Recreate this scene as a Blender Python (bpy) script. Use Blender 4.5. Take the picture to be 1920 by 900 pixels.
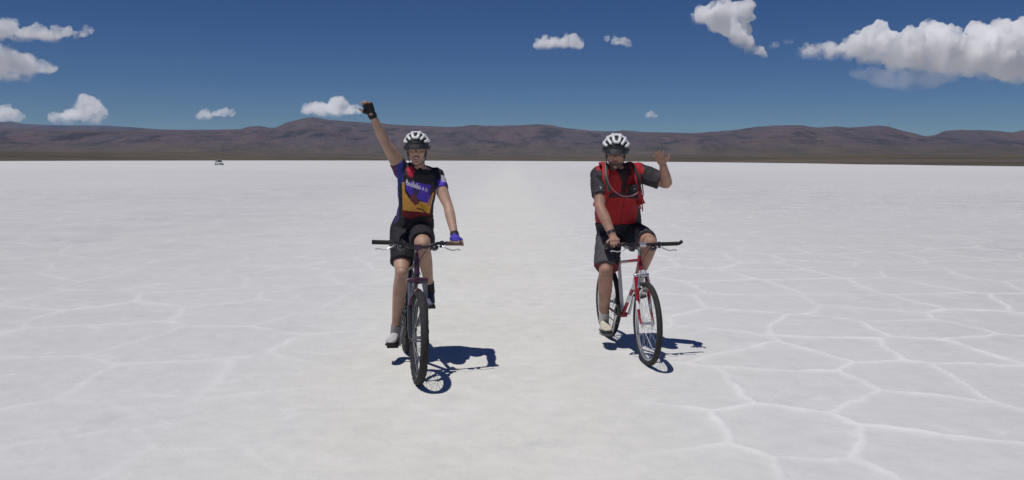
import bpy, bmesh, math, random
import numpy as np
from mathutils import Vector, Matrix
R = math.radians
random.seed(7); rng = np.random.default_rng(11)
for o in list(bpy.data.objects): bpy.data.objects.remove(o)
S = bpy.context.scene; C = S.collection

# ---------------------------------------------------------------- camera
FPX, CAMH, PITCH, ROLL = 1540.0, 1.62, R(5.545), R(0.2)
cd = bpy.data.cameras.new('camera'); cam = bpy.data.objects.new('camera', cd); C.objects.link(cam)
cd.sensor_width = 36; cd.lens = 36*FPX/1920; cd.clip_start = .1; cd.clip_end = 80000
FW = Vector((0, math.cos(PITCH), -math.sin(PITCH))); UP0 = Vector((0, math.sin(PITCH), math.cos(PITCH))); RT0 = Vector((1, 0, 0))
RT = RT0*math.cos(ROLL)+UP0*math.sin(ROLL); UPV = UP0*math.cos(ROLL)-RT0*math.sin(ROLL)
cam.matrix_world = Matrix(((RT.x, UPV.x, -FW.x, 0), (RT.y, UPV.y, -FW.y, 0), (RT.z, UPV.z, -FW.z, CAMH), (0, 0, 0, 1)))
S.camera = cam
S.render.engine = 'CYCLES'
cy = S.cycles; cy.use_denoising = True; cy.max_bounces = 40; cy.volume_bounces = 36; cy.diffuse_bounces = 3
cy.glossy_bounces = 3; cy.transmission_bounces = 4; cy.sample_clamp_indirect = 4
try: cy.denoiser = 'OPENIMAGEDENOISE'
except Exception: pass

# ---------------------------------------------------------------- light
SUNV = Vector((-.26, -.25, 1)).normalized()
sun_el = math.asin(SUNV.z); sun_az = math.atan2(SUNV.x, SUNV.y)
W = bpy.data.worlds.new('World'); S.world = W; W.use_nodes = True
nt = W.node_tree; nt.nodes.clear()
sk = nt.nodes.new('ShaderNodeTexSky'); sk.sky_type = 'NISHITA'; sk.sun_disc = False
sk.sun_elevation = sun_el; sk.sun_rotation = sun_az; sk.altitude = 3400; sk.air_density = 1.0; sk.dust_density = .1; sk.ozone_density = 3.0
bgn = nt.nodes.new('ShaderNodeBackground'); bgn.inputs[1].default_value = .062
wo = nt.nodes.new('ShaderNodeOutputWorld')
hs = nt.nodes.new('ShaderNodeHueSaturation'); hs.inputs['Saturation'].default_value = 1.22; hs.inputs['Hue'].default_value = .512
wb = nt.nodes.new('ShaderNodeVectorMath'); wb.operation = 'MULTIPLY'; wb.inputs[1].default_value = (.77, .96, 1.09)   # the camera's cool white balance
nt.links.new(sk.outputs[0], hs.inputs['Color']); nt.links.new(hs.outputs[0], wb.inputs[0]); nt.links.new(wb.outputs[0], bgn.inputs[0]); nt.links.new(bgn.outputs[0], wo.inputs[0])
sl = bpy.data.lights.new('sun', 'SUN'); sl.energy = 4.6; sl.angle = R(.53); sl.color = (1, .965, .92)
so = bpy.data.objects.new('sun', sl); C.objects.link(so); so.rotation_euler = SUNV.to_track_quat('Z', 'Y').to_euler(); so.location = (-20, -20, 60)
S.view_settings.view_transform = 'Standard'; S.view_settings.look = 'None'; S.view_settings.gamma = 1
S.view_settings.use_curve_mapping = False; S.view_settings.exposure = -.62

# ---------------------------------------------------------------- helpers
def P(px, py, Y):
    """world point seen at photo pixel (px,py) at ground distance Y"""
    d = FW + RT*((px-960)/FPX) + UPV*((450-py)/FPX)
    t = Y/d.y
    return Vector((d.x*t, Y, CAMH+d.z*t))
def G(px, py):
    d = FW + RT*((px-960)/FPX) + UPV*((450-py)/FPX)
    t = -CAMH/d.z
    return Vector((d.x*t, d.y*t, 0))
def hash3(i, j, k, s):
    n = (i*73856093) ^ (j*19349663) ^ (k*83492791) ^ (s*2654435)
    n = (n ^ (n >> 13))*1274126177 & 0x7fffffff
    n = (n ^ (n >> 16)) & 0xffff
    return n/65535.
def vnoise(p, seed=0):
    p = np.asarray(p, dtype=np.float64)
    i = np.floor(p).astype(np.int64); f = p-i; f = f*f*(3-2*f)
    out = 0
    for dx in (0, 1):
        for dy in (0, 1):
            for dz in (0, 1):
                w = (f[:, 0] if dx else 1-f[:, 0])*(f[:, 1] if dy else 1-f[:, 1])*(f[:, 2] if dz else 1-f[:, 2])
                out = out + w*hash3(i[:, 0]+dx, i[:, 1]+dy, i[:, 2]+dz, seed)
    return out*2-1
def fbm(p, o=4, seed=0):
    p = np.asarray(p, dtype=np.float64); a = 1.; s = 0; t = 0
    for k in range(o):
        s = s+a*vnoise(p*(2**k)+k*17.3, seed+k); t += a; a *= .5
    return s/t
def xy3(x, y, z=0.): return np.stack([x, y, np.full_like(x, z)], 1)

def material(name, color=(.5, .5, .5), rough=.6, metal=0., var=.08, vscale=30., bump=0., bscale=60., spec=.4, attr=None, sss=0., coat=0.):
    m = bpy.data.materials.new(name); m.use_nodes = True
    t = m.node_tree; b = t.nodes['Principled BSDF']
    b.inputs['Roughness'].default_value = rough; b.inputs['Metallic'].default_value = metal
    b.inputs['Specular IOR Level'].default_value = spec
    if coat: b.inputs['Coat Weight'].default_value = coat
    if sss:
        b.inputs['Subsurface Weight'].default_value = sss; b.inputs['Subsurface Radius'].default_value = (.012, .005, .003)
    tc = t.nodes.new('ShaderNodeTexCoord'); n = t.nodes.new('ShaderNodeTexNoise'); n.inputs['Scale'].default_value = vscale; n.inputs['Detail'].default_value = 4
    t.links.new(tc.outputs['Object'], n.inputs['Vector'])
    mr = t.nodes.new('ShaderNodeMapRange'); mr.inputs['From Min'].default_value = .3; mr.inputs['From Max'].default_value = .7
    mr.inputs['To Min'].default_value = 1-var; mr.inputs['To Max'].default_value = 1+var
    t.links.new(n.outputs['Fac'], mr.inputs['Value'])
    mx = t.nodes.new('ShaderNodeVectorMath'); mx.operation = 'SCALE'
    if attr:
        a = t.nodes.new('ShaderNodeAttribute'); a.attribute_name = attr; t.links.new(a.outputs['Color'], mx.inputs[0])
    else: mx.inputs[0].default_value = color
    t.links.new(mr.outputs['Result'], mx.inputs['Scale']); t.links.new(mx.outputs[0], b.inputs['Base Color'])
    if bump:
        n2 = t.nodes.new('ShaderNodeTexNoise'); n2.inputs['Scale'].default_value = bscale; n2.inputs['Detail'].default_value = 3
        t.links.new(tc.outputs['Object'], n2.inputs['Vector'])
        bp = t.nodes.new('ShaderNodeBump'); bp.inputs['Strength'].default_value = bump; bp.inputs['Distance'].default_value = .004
        t.links.new(n2.outputs['Fac'], bp.inputs['Height']); t.links.new(bp.outputs[0], b.inputs['Normal'])
    return m

def tag(o, label=None, cat=None, group=None, kind=None):
    if label: o['label'] = label
    if cat: o['category'] = cat
    if group: o['group'] = group
    if kind: o['kind'] = kind
    return o
def empty(name, loc=(0, 0, 0)):
    o = bpy.data.objects.new(name, None); C.objects.link(o); o.location = loc; o.empty_display_size = .1; return o

class Geo:
    """collects raw verts/faces"""
    def __init__(s): s.v = []; s.f = []
    def add(s, v, f):
        n = len(s.v); s.v += [tuple(q) for q in v]; s.f += [tuple(i+n for i in g) for g in f]; return s
    def rings(s, rings, closed=False):
        n = len(rings[0]); v = [q for r in rings for q in r]; f = []
        m = len(rings)
        for a in range(m if closed else m-1):
            b = (a+1) % m
            for i in range(n):
                j = (i+1) % n; f.append((a*n+i, a*n+j, b*n+j, b*n+i))
        if not closed: f.append(tuple(range(n))[::-1]); f.append(tuple((m-1)*n+i for i in range(n)))
        return s.add(v, f)
    def tube(s, pts, rad, n=12, smooth=0, flat=None, round_ends=False):
        """tube along pts with radii; flat=(dir,factor) squashes it along dir"""
        pts = [Vector(p) for p in pts]
        rad = list(rad) if hasattr(rad, '__len__') else [rad]*len(pts)
        if smooth and len(pts) > 2:
            q = []; rr = []
            for i in range(len(pts)-1):
                p0 = pts[max(i-1, 0)]; p1 = pts[i]; p2 = pts[i+1]; p3 = pts[min(i+2, len(pts)-1)]
                r0 = rad[max(i-1, 0)]; r1 = rad[i]; r2 = rad[i+1]; r3 = rad[min(i+2, len(pts)-1)]
                for k in range(smooth):
                    t = k/smooth
                    cr = lambda a, b, c, d: .5*((2*b)+(c-a)*t+(2*a-5*b+4*c-d)*t*t+(-a+3*b-3*c+d)*t**3)
                    q.append(Vector([cr(p0[j], p1[j], p2[j], p3[j]) for j in range(3)])); rr.append(max(.0005, cr(r0, r1, r2, r3)))
            q.append(pts[-1]); rr.append(rad[-1]); pts, rad = q, rr
        if round_ends:
            d0 = (pts[0]-pts[1]).normalized(); d1 = (pts[-1]-pts[-2]).normalized(); a0 = rad[0]; a1 = rad[-1]
            pts = [pts[0]+d0*a0*.98, pts[0]+d0*a0*.8, pts[0]+d0*a0*.45]+pts+[pts[-1]+d1*a1*.45, pts[-1]+d1*a1*.8, pts[-1]+d1*a1*.98]
            rad = [a0*.2, a0*.6, a0*.89]+rad+[a1*.89, a1*.6, a1*.2]
        T = []
        for i in range(len(pts)):
            T.append((pts[min(i+1, len(pts)-1)]-pts[max(i-1, 0)]).normalized())
        ref = Vector((0, 0, 1)) if abs(T[0].z) < .9 else Vector((1, 0, 0))
        if flat: ref = Vector(flat[0])
        N = (ref-T[0]*ref.dot(T[0])).normalized(); rings = []
        for i, p in enumerate(pts):
            N = ((Vector(flat[0]) if flat else N)); N = (N-T[i]*N.dot(T[i])).normalized(); B = T[i].cross(N)
            fk = flat[1] if flat else 1
            rings.append([p+N*(math.cos(2*math.pi*k/n)*rad[i]*fk)+B*(math.sin(2*math.pi*k/n)*rad[i]) for k in range(n)])
        return s.rings(rings)
    def loft(s, secs, n=24, pw=2.0):
        """secs: (centre, side_vector, front_vector) half axes, superelliptic"""
        rings = []
        for c, a, b in secs:
            c, a, b = Vector(c), Vector(a), Vector(b); ring = []
            for k in range(n):
                t = 2*math.pi*k/n; ct, st = math.cos(t), math.sin(t)
                ring.append(c+a*(math.copysign(abs(ct)**(2/pw), ct))+b*(math.copysign(abs(st)**(2/pw), st)))
            rings.append(ring)
        return s.rings(rings)
    def ball(s, c, a, b=None, d=None, nu=16, nv=10):
        """ellipsoid, a,b,d half-axis vectors (or a float)"""
        c = Vector(c)
        if b is None: a, b, d = Vector((a, 0, 0)), Vector((0, a, 0)), Vector((0, 0, a))
        a, b, d = Vector(a), Vector(b), Vector(d)
        rings = [[c+a*(math.sin(u)*math.cos(2*math.pi*k/nu))+b*(math.sin(u)*math.sin(2*math.pi*k/nu))+d*math.cos(u) for k in range(nu)] for u in [math.pi*(i+.25)/(nv+.5-1+.0) for i in range(nv)]]
        return s.rings(rings)
    def box(s, c, a, b, d):
        c, a, b, d = Vector(c), Vector(a), Vector(b), Vector(d)
        v = [c+a*i+b*j+d*k for i in (-1, 1) for j in (-1, 1) for k in (-1, 1)]
        return s.add(v, [(0, 1, 3, 2), (4, 6, 7, 5), (0, 4, 5, 1), (2, 3, 7, 6), (0, 2, 6, 4), (1, 5, 7, 3)])
    def xf(s, M): s.v = [tuple(M @ Vector(q)) for q in s.v]; return s

def link_mesh(name, verts, faces, mat, parent=None, smooth=True, off=None):
    me = bpy.data.meshes.new(name)
    if off is not None: verts = [(v[0]-off[0], v[1]-off[1], v[2]-off[2]) for v in verts]
    me.from_pydata(verts, [], faces); me.validate()
    bm = bmesh.new(); bm.from_mesh(me); bmesh.ops.recalc_face_normals(bm, faces=bm.faces); bm.to_mesh(me); bm.free()
    if mat: me.materials.append(mat)
    o = bpy.data.objects.new(name, me); C.objects.link(o)
    if smooth:
        me.polygons.foreach_set('use_smooth', [True]*len(me.polygons))
    if parent is not None: o.parent = parent
    return o
def build(geo, name, mat, parent=None, smooth=True, bevel=0, off=None, sharp=True):
    o = link_mesh(name, geo.v, geo.f, mat, parent, smooth, off)
    if bevel:
        b = o.modifiers.new('b', 'BEVEL'); b.width = bevel; b.segments = 2; b.limit_method = 'ANGLE'; b.angle_limit = R(40)
    if smooth and sharp:
        try: o.data.set_sharp_from_angle(angle=R(45))
        except Exception: pass
    return o
def fuse(geo, name, mat, parent=None, voxel=.006, it=3, off=None, wr=0., wscale=14., seed=3, fn=None, decim=None):
    """one continuous skin over all the overlapping pieces"""
    o = link_mesh(name, geo.v, geo.f, None, None, True, off)
    m = o.modifiers.new('r', 'REMESH'); m.mode = 'VOXEL'; m.voxel_size = voxel
    if it:
        s = o.modifiers.new('s', 'SMOOTH'); s.iterations = it; s.factor = .5
    dg = bpy.context.evaluated_depsgraph_get(); dg.update()
    me = bpy.data.meshes.new_from_object(o.evaluated_get(dg)); o.modifiers.clear(); old = o.data; o.data = me; bpy.data.meshes.remove(old)
    me.name = name; me.materials.clear(); me.materials.append(mat)
    n = len(me.vertices); co = np.empty(n*3); me.vertices.foreach_get('co', co); co = co.reshape(-1, 3)
    if wr:
        no = np.empty(n*3); me.vertex_normals.foreach_get('vector', no); no = no.reshape(-1, 3)
        q = co*wscale; q = q+1.2*np.stack([vnoise(q*.6, 5), vnoise(q*.6, 6), vnoise(q*.6, 7)], 1)
        d = 1-2*np.abs(fbm(q, 3, seed)); co = co+no*(wr*(d-.6))[:, None]
        me.vertices.foreach_set('co', co.ravel())
    if fn: fn(me, co+(np.array(off) if off is not None else 0))
    me.polygons.foreach_set('use_smooth', [True]*len(me.polygons)); me.update()
    if parent is not None: o.parent = parent
    return o
def paint(me, cols):
    a = me.color_attributes.new('pattern', 'FLOAT_COLOR', 'POINT'); c = np.ones((len(cols), 4), dtype=np.float32); c[:, :3] = cols
    a.data.foreach_set('color', c.ravel())

# ---------------------------------------------------------------- the salt flat
F1, F2 = G(783, 719), G(1212, 684)            # where the two front tyres touch the salt
def salt_flat():
    ys = [-20000., -4000., -900., -200.]+list(-30+np.arange(0, 8)*4.)+[2.0]
    ys[-2] = 0.
    y = 2.0
    while y < 22: y += max(.011, y*.0046); ys.append(y)
    while y < 90: y *= 1.016; ys.append(y)
    while y < 30000: y *= 1.12; ys.append(y)
    ys = np.array(sorted(set(ys))); nx = 640
    t = np.linspace(-1, 1, nx)
    X = t[None, :]*(np.abs(ys)[:, None]*.86+3.0)
    far_ = np.array([60, 600, 6000, 60000.]); X = np.concatenate([X[:, :1]-far_[::-1][None, :], X, X[:, -1:]+far_[None, :]], 1).ravel(); nx += 8; Y = np.repeat(ys, nx)
    # polygon crust: seeds of the cells, those in front right set out as they lie there
    cell = 1.12; gx0, gx1, gy0, gy1 = -60, 60, 1, 62
    seeds = {}
    for i in range(gx0, gx1):
        for j in range(gy0, gy1):
            seeds[(i, j)] = [((i+.5+random.uniform(-.36, .36))*cell, (j+.5+random.uniform(-.36, .36))*cell)]
    own = [(1467, 815), (1755, 860), (1489, 722), (1289, 731), (1724, 709), (1449, 664), (1733, 767), (1769, 660), (1547, 615), (1724, 615),
           (1238, 800), (1378, 885), (1867, 713), (1560, 893), (1330, 640), (1905, 655), (1400, 600)]
    own = [G(*p) for p in own]
    for k in list(seeds):
        seeds[k] = [s for s in seeds[k] if not any((s[0]-g.x)**2+(s[1]-g.y)**2 < .62**2*(1 if g.y < 7 else 1.3) for g in own)]
    for g in own: seeds[(int(math.floor(g.x/cell)), int(math.floor(g.y/cell)))].append((g.x, g.y))
    K = 3; A = np.full((gx1-gx0+8, gy1-gy0+8, K, 2), 1e6)
    for (i, j), l in seeds.items():
        for k, s in enumerate(l[:K]): A[i-gx0+4, j-gy0+4, k] = s
    N = len(X); ridge = np.zeros(N)
    sel = np.where((Y > 1.9) & (Y < 60) & (np.abs(X) < 60))[0]
    x, y = X[sel], Y[sel]
    wx = x+.14*fbm(xy3(x*1.1, y*1.1), 3, 1)+.035*fbm(xy3(x*7, y*7), 2, 4); wy = y+.14*fbm(xy3(x*1.1, y*1.1), 3, 2)+.035*fbm(xy3(x*7, y*7), 2, 5)
    ix = np.floor(wx/cell).astype(int)-gx0+4; iy = np.floor(wy/cell).astype(int)-gy0+4
    ix = np.clip(ix, 2, A.shape[0]-3); iy = np.clip(iy, 2, A.shape[1]-3)
    best = np.full(len(sel), 1e9); bx = np.zeros(len(sel)); by = np.zeros(len(sel))
    for a in range(-2, 3):
        for b in range(-2, 3):
            for k in range(K):
                sx = A[ix+a, iy+b, k, 0]; sy = A[ix+a, iy+b, k, 1]; d = (sx-wx)**2+(sy-wy)**2
                m = d < best; best[m] = d[m]; bx[m] = sx[m]; by[m] = sy[m]
    ed = np.full(len(sel), 9.)
    for a in range(-2, 3):
        for b in range(-2, 3):
            for k in range(K):
                sx = A[ix+a, iy+b, k, 0]; sy = A[ix+a, iy+b, k, 1]
                vx, vy = sx-bx, sy-by; L = np.sqrt(vx*vx+vy*vy); ok = (L > 1e-4) & (L < 50)
                Ls = np.where(ok, L, 1)
                e = ((bx+sx)/2-wx)*vx/Ls+((by+sy)/2-wy)*vy/Ls
                ed = np.where(ok, np.minimum(ed, e), ed)
    wd = .021+.012*fbm(xy3(x*.9, y*.9), 2, 8)
    wd = wd*(1+.5*np.clip(-x-1, 0, 1))          # the ridges left of the track are broader and lower
    rv = np.exp(-(ed/wd)**2)+.28*np.exp(-(ed/(wd*3.2))**2)
    amp = np.clip(.80+.75*fbm(xy3(x*.8, y*.8), 3, 9), .15, 1.15)
    trk = np.clip(1-np.abs(x+.30+.12*fbm(xy3(x*0, y*.5), 2, 3))/1.55, 0, 1); trk = np.clip(trk*2.4, 0, 1)
    amp = amp*(1-.93*trk)*np.where(x < -1, .52, 1)*np.clip(1.3-.05*np.maximum(y-3.5, 0), .55, 1)
    rv = rv*amp*np.clip(1.0+.5*fbm(xy3(x*5.5, y*5.5), 3, 15), .5, 1.2); ridge[sel] = rv
    Z = np.zeros(N)
    fade = np.clip((60-y)/30, 0, 1)
    Z[sel] = (.010*rv+.004*fbm(xy3(x*2.4, y*2.4), 4, 12)*(1-.6*trk)+.0025*fbm(xy3(x*16, y*16), 3, 13)*(1-.5*trk)-.004)*fade
    for g in (F1, F2):                              # firm and level under the wheels
        for off in (0, 1.05):
            cx, cyy = g.x-.2*off, g.y+.98*off
            Z *= 1-np.exp(-((X-cx)**2+(Y-cyy)**2)/.12**2)
    nr = len(ys); idx = np.arange(nr*nx).reshape(nr, nx)
    quads = np.stack([idx[:-1, :-1], idx[:-1, 1:], idx[1:, 1:], idx[1:, :-1]], -1).reshape(-1, 4)
    me = bpy.data.meshes.new('salt_flat'); me.vertices.add(N); me.vertices.foreach_set('co', np.stack([X, Y, Z], 1).astype(np.float32).ravel())
    me.loops.add(quads.size); me.loops.foreach_set('vertex_index', quads.astype(np.int32).ravel())
    me.polygons.add(len(quads)); me.polygons.foreach_set('loop_start', np.arange(0, quads.size, 4, dtype=np.int32))
    me.polygons.foreach_set('use_smooth', np.ones(len(quads), dtype=bool))
    me.update(); me.validate()
    at = me.attributes.new('ridge', 'FLOAT', 'POINT'); at.data.foreach_set('value', ridge.astype(np.float32))
    m = bpy.data.materials.new('salt_crust'); m.use_nodes = True; T = m.node_tree; b = T.nodes['Principled BSDF']
    nn = T.nodes.new; lk = T.links.new
    b.inputs['Roughness'].default_value = .85; b.inputs['Specular IOR Level'].default_value = .25
    geo = nn('ShaderNodeNewGeometry'); sep = nn('ShaderNodeSeparateXYZ'); lk(geo.outputs['Position'], sep.inputs[0])
    def noise(scale, detail=4, vec=None, rough=.55):
        n = nn('ShaderNodeTexNoise'); n.inputs['Scale'].default_value = scale; n.inputs['Detail'].default_value = detail; n.inputs['Roughness'].default_value = rough
        lk(vec or geo.outputs['Position'], n.inputs['Vector']); return n.outputs['Fac']
    def mr(v, a, bb, c, d, clamp=True):
        n = nn('ShaderNodeMapRange'); n.clamp = clamp
        for i, q in zip(('From Min', 'From Max', 'To Min', 'To Max'), (a, bb, c, d)): n.inputs[i].default_value = q
        lk(v, n.inputs['Value']); return n.outputs['Result']
    def mixc(f, c1, c2):
        n = nn('ShaderNodeMix'); n.data_type = 'RGBA'
        if isinstance(f, float): n.inputs[0].default_value = f
        else: lk(f, n.inputs[0])
        for i, c in ((6, c1), (7, c2)):
            if isinstance(c, tuple): n.inputs[i].default_value = (*c, 1)
            else: lk(c, n.inputs[i])
        return n.outputs[2]
    def math_(op, a, bb):
        n = nn('ShaderNodeMath'); n.operation = op
        for i, q in ((0, a), (1, bb)):
            if isinstance(q, (int, float)): n.inputs[i].default_value = q
            else: lk(q, n.inputs[i])
        return n.outputs[0]
    # driven track of packed, creamier salt
    wob = mr(noise(.22, 3), 0, 1, -.9, .9, False)
    xx = math_('ADD', sep.outputs['X'], wob)
    tr = math_('ABSOLUTE', math_('ADD', xx, .30), 0)
    track = mr(tr, .75, 1.9, 1, 0)
    n1 = noise(.7, 6); n2 = noise(5.5, 6); n3 = noise(38, 5); n4 = noise(.045, 3)
    grey = mixc(mr(n1, .3, .7, 0, 1), (.455, .46, .47), (.625, .623, .625))
    side = mixc(mr(n4, .35, .65, 0, 1), grey, (.60, .60, .602))
    packed = mixc(mr(n1, .3, .7, 0, 1), (.705, .695, .635), (.75, .738, .695))
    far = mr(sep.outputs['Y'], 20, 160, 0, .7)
    # greyer crust out from the track, some lens edge darkening put in its colour
    grey_edge_dim = mr(math_('ABSOLUTE', xx, 0), 1.5, 9, 0, 1)
    side = mixc(grey_edge_dim, (.67, .665, .655), side)
    col = mixc(track, side, packed)
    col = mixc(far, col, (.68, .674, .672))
    col = mixc(mr(n2, .35, .68, 0, .24), col, (.48, .48, .485))
    col = mixc(mr(n3, .50, .72, 0, .14), col, (.44, .44, .44))
    at = nn('ShaderNodeAttribute'); at.attribute_name = 'ridge'
    br = math_('MULTIPLY', at.outputs['Fac'], mr(n3, .2, .6, .55, 1))
    col = mixc(mr(br, 0, 1.0, 0, .72), col, (.80, .795, .785))
    # small loose salt patches
    pt = noise(2.6, 5, None, .7)
    col = mixc(mr(pt, .57, .72, 0, .5), col, (.78, .78, .78))
    col = mixc(mr(noise(1.7, 6, None, .68), .56, .72, 0, .26), col, (.42, .425, .44))
    lk(col, b.inputs['Base Color'])
    hgt = math_('ADD', math_('MULTIPLY', noise(9, 6), .012), math_('MULTIPLY', noise(85, 4), .0034))
    bp = nn('ShaderNodeBump'); bp.inputs['Strength'].default_value = .55; bp.inputs['Distance'].default_value = 1; lk(hgt, bp.inputs['Height']); lk(bp.outputs[0], b.inputs['Normal'])
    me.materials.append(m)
    o = bpy.data.objects.new('salt_flat', me); C.objects.link(o); tag(o, kind='structure')
salt_flat()

# ---------------------------------------------------------------- hills beyond the flat
def hy(px): return 300.5+(px-960)*math.tan(ROLL)     # horizon row at a column
SKY = [(-900, 215), (-500, 222), (-200, 238), (0, 241), (60, 240), (130, 243), (200, 243), (300, 244), (380, 244), (455, 243), (470, 238), (490, 237), (505, 240), (520, 240),
       (540, 231), (560, 226), (575, 222), (590, 221), (620, 226), (660, 229), (700, 231), (760, 236), (800, 237), (850, 239), (890, 235), (910, 237), (960, 236), (1010, 234),
       (1035, 236), (1060, 241), (1110, 246), (1150, 247), (1165, 245), (1200, 248), (1300, 250), (1380, 244), (1410, 239), (1450, 236), (1500, 236), (1525, 240), (1560, 238), (1590, 240),
       (1640, 236), (1660, 238), (1685, 246), (1705, 250), (1730, 256), (1745, 254), (1765, 246), (1790, 244), (1850, 245), (1890, 249), (1910, 245), (1960, 240), (2200, 232), (2600, 225), (3000, 235)]
BACK = [(-900, 205), (-500, 225), (-200, 226), (0, 230), (25, 229), (50, 233), (90, 235), (130, 236), (200, 236), (250, 239), (300, 243), (350, 250), (420, 262), (3000, 262)]
SHORE = [(-900, 300), (-100, 430), (0, 510), (200, 720), (410, 1040), (700, 1700), (900, 2300), (1100, 1700), (1300, 1080), (1450, 700), (1600, 470), (1750, 370), (1920, 305), (2200, 270), (3000, 240)]
def prof(tab, px, bl=0):
    a = np.array(tab, float); return np.interp(px, a[:, 0], a[:, 1])
def hills():
    px = np.concatenate([np.linspace(-5200, -915, 180), np.linspace(-900, 3000, 1100), np.linspace(3015, 7200, 180)]); ncol = len(px); t = (px-960)/FPX
    r0 = prof(SHORE, px); r0 = r0*(1+.06*fbm(xy3(px*.013, px*0), 4, 3))
    el = (300.5+np.clip(px-960, -1900, 2100)*math.tan(ROLL)-prof(SKY, px))/FPX*.997
    outw = np.clip((np.abs(px-1050)-1950)/400, 0, 1); el = el*(1+.35*outw*fbm(xy3(px*.0035, px*0), 4, 77))
    RR = np.concatenate([np.linspace(0, 1, 40)**1.6*.42, .42+np.linspace(.01, 1, 110)*.58, [1.03, 1.08, 1.2, 1.35]])
    Rm = 14000
    V = np.zeros((len(RR), ncol, 3))
    for a, q in enumerate(RR):
        r = (r0-60)+(Rm-r0)*q; X = t*r; Y = r
        z = .0105*(r-r0)
        s = np.clip((q-.40)/.60, 0, 1)
        n1 = fbm(xy3(X/2600+7, Y/1500), 5, 21)
        n2 = 1-2*np.abs(fbm(xy3(X/900, Y/1600), 4, 33))
        ridgez = el*Rm
        base = .0105*(r-r0)*(1-s)
        zz = base+ridgez*(s**1.35)
        amp = np.sin(np.pi*np.clip(s, 0, 1))**.8
        zz = zz+amp*(n1*150+n2*110)
        cap = (el*.985)*r-12*(1-s)
        zz = np.minimum(zz, np.where(s > 0, np.maximum(cap*(.90+.1*s), base), zz))
        z = np.where(s > 0, zz, z)
        z = z+np.where(q < .4, 1, .5)*np.clip((r-r0)/900, 0, 1)*5*fbm(xy3(X/260, Y/260), 4, 41)
        if q > .995: z = ridgez+ (4*fbm(xy3(X/70, Y*0), 3, 51))
        if q > 1.01: z = ridgez*max(0, 1-(q-1)*3.2)
        V[a, :, 0] = X; V[a, :, 1] = Y; V[a, :, 2] = z+CAMH*s
    V[0, :, 2] = -3
    return V
def grid_mesh(name, V, mat):
    nr, nx, _ = V.shape; idx = np.arange(nr*nx).reshape(nr, nx)
    q = np.stack([idx[:-1, :-1], idx[:-1, 1:], idx[1:, 1:], idx[1:, :-1]], -1).reshape(-1, 4)
    me = bpy.data.meshes.new(name); me.from_pydata(V.reshape(-1, 3).tolist(), [], q.tolist())
    me.polygons.foreach_set('use_smooth', [True]*len(me.polygons)); me.materials.append(mat)
    o = bpy.data.objects.new(name, me); C.objects.link(o); tag(o, kind='structure'); return o
def hill_mat(name, c1, c2, c3, fan1, fan2):
    m = bpy.data.materials.new(name); m.use_nodes = True; T = m.node_tree; b = T.nodes['Principled BSDF']; nn = T.nodes.new; lk = T.links.new
    b.inputs['Roughness'].default_value = .95; b.inputs['Specular IOR Level'].default_value = .1
    g = nn('ShaderNodeNewGeometry'); sp = nn('ShaderNodeSeparateXYZ'); lk(g.outputs['Position'], sp.inputs[0])
    mp = nn('ShaderNodeMapping'); mp.inputs['Scale'].default_value = (1, .45, 1.6); lk(g.outputs['Position'], mp.inputs[0])
    def noise(s, d, v=mp.outputs[0]):
        n = nn('ShaderNodeTexNoise'); n.inputs['Scale'].default_value = s; n.inputs['Detail'].default_value = d; n.inputs['Roughness'].default_value = .62; lk(v, n.inputs['Vector']); return n.outputs['Fac']
    def ramp(v, a, bb):
        n = nn('ShaderNodeMapRange'); n.inputs['From Min'].default_value = a; n.inputs['From Max'].default_value = bb; lk(v, n.inputs['Value']); return n.outputs['Result']
    def mix(f, a, bb):
        n = nn('ShaderNodeMix'); n.data_type = 'RGBA'; lk(f, n.inputs[0])
        for i, c in ((6, a), (7, bb)):
            if isinstance(c, tuple): n.inputs[i].default_value = (*c, 1)
            else: lk(c, n.inputs[i])
        return n.outputs[2]
    c = mix(ramp(noise(.0014, 8), .42, .58), c1, c2)
    c = mix(ramp(noise(.0034, 9), .50, .62), c, c3)
    c = mix(ramp(noise(.0052, 9), .60, .74), c, (.21, .17, .155))
    f = mix(ramp(noise(.004, 8), .35, .65), fan1, fan2)
    hz = nn('ShaderNodeMath'); hz.operation = 'ADD'; lk(sp.outputs['Z'], hz.inputs[0])
    nz = nn('ShaderNodeMath'); nz.operation = 'MULTIPLY'; nz.inputs[1].default_value = 130; lk(noise(.0013, 6), nz.inputs[0]); lk(nz.outputs[0], hz.inputs[1])
    c = mix(ramp(hz.outputs[0], 85, 230), f, c)
    lk(c, b.inputs['Base Color'])
    bp = nn('ShaderNodeBump'); bp.inputs['Strength'].default_value = 1; bp.inputs['Distance'].default_value = 150; lk(noise(.0045, 9), bp.inputs['Height']); lk(bp.outputs[0], b.inputs['Normal'])
    return m
grid_mesh('hills', hills(), hill_mat('desert_hills', (.102, .090, .110), (.138, .106, .115), (.052, .052, .068), (.175, .138, .108), (.092, .084, .068)))
def back_hills():
    px = np.linspace(-900, 900, 400); t = (px-960)/FPX; el = (hy(px)-prof(BACK, px))/FPX
    V = []
    for r, k in ((14600, .0), (14900, .3), (15200, .65), (15400, .88), (15600, 1), (16400, .6), (18000, 0)):
        z = el*15600*k+CAMH*k+(60*fbm(xy3(t*40, t*0+r/900.), 4, 60) if 0 < k < 1 else 0)
        V.append(np.stack([t*r, np.full_like(t, r), z], 1))
    grid_mesh('mountains', np.array(V), hill_mat('far_range', (.09, .095, .15), (.12, .11, .15), (.07, .08, .13), (.11, .10, .12), (.10, .09, .1)))
back_hills()

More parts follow.
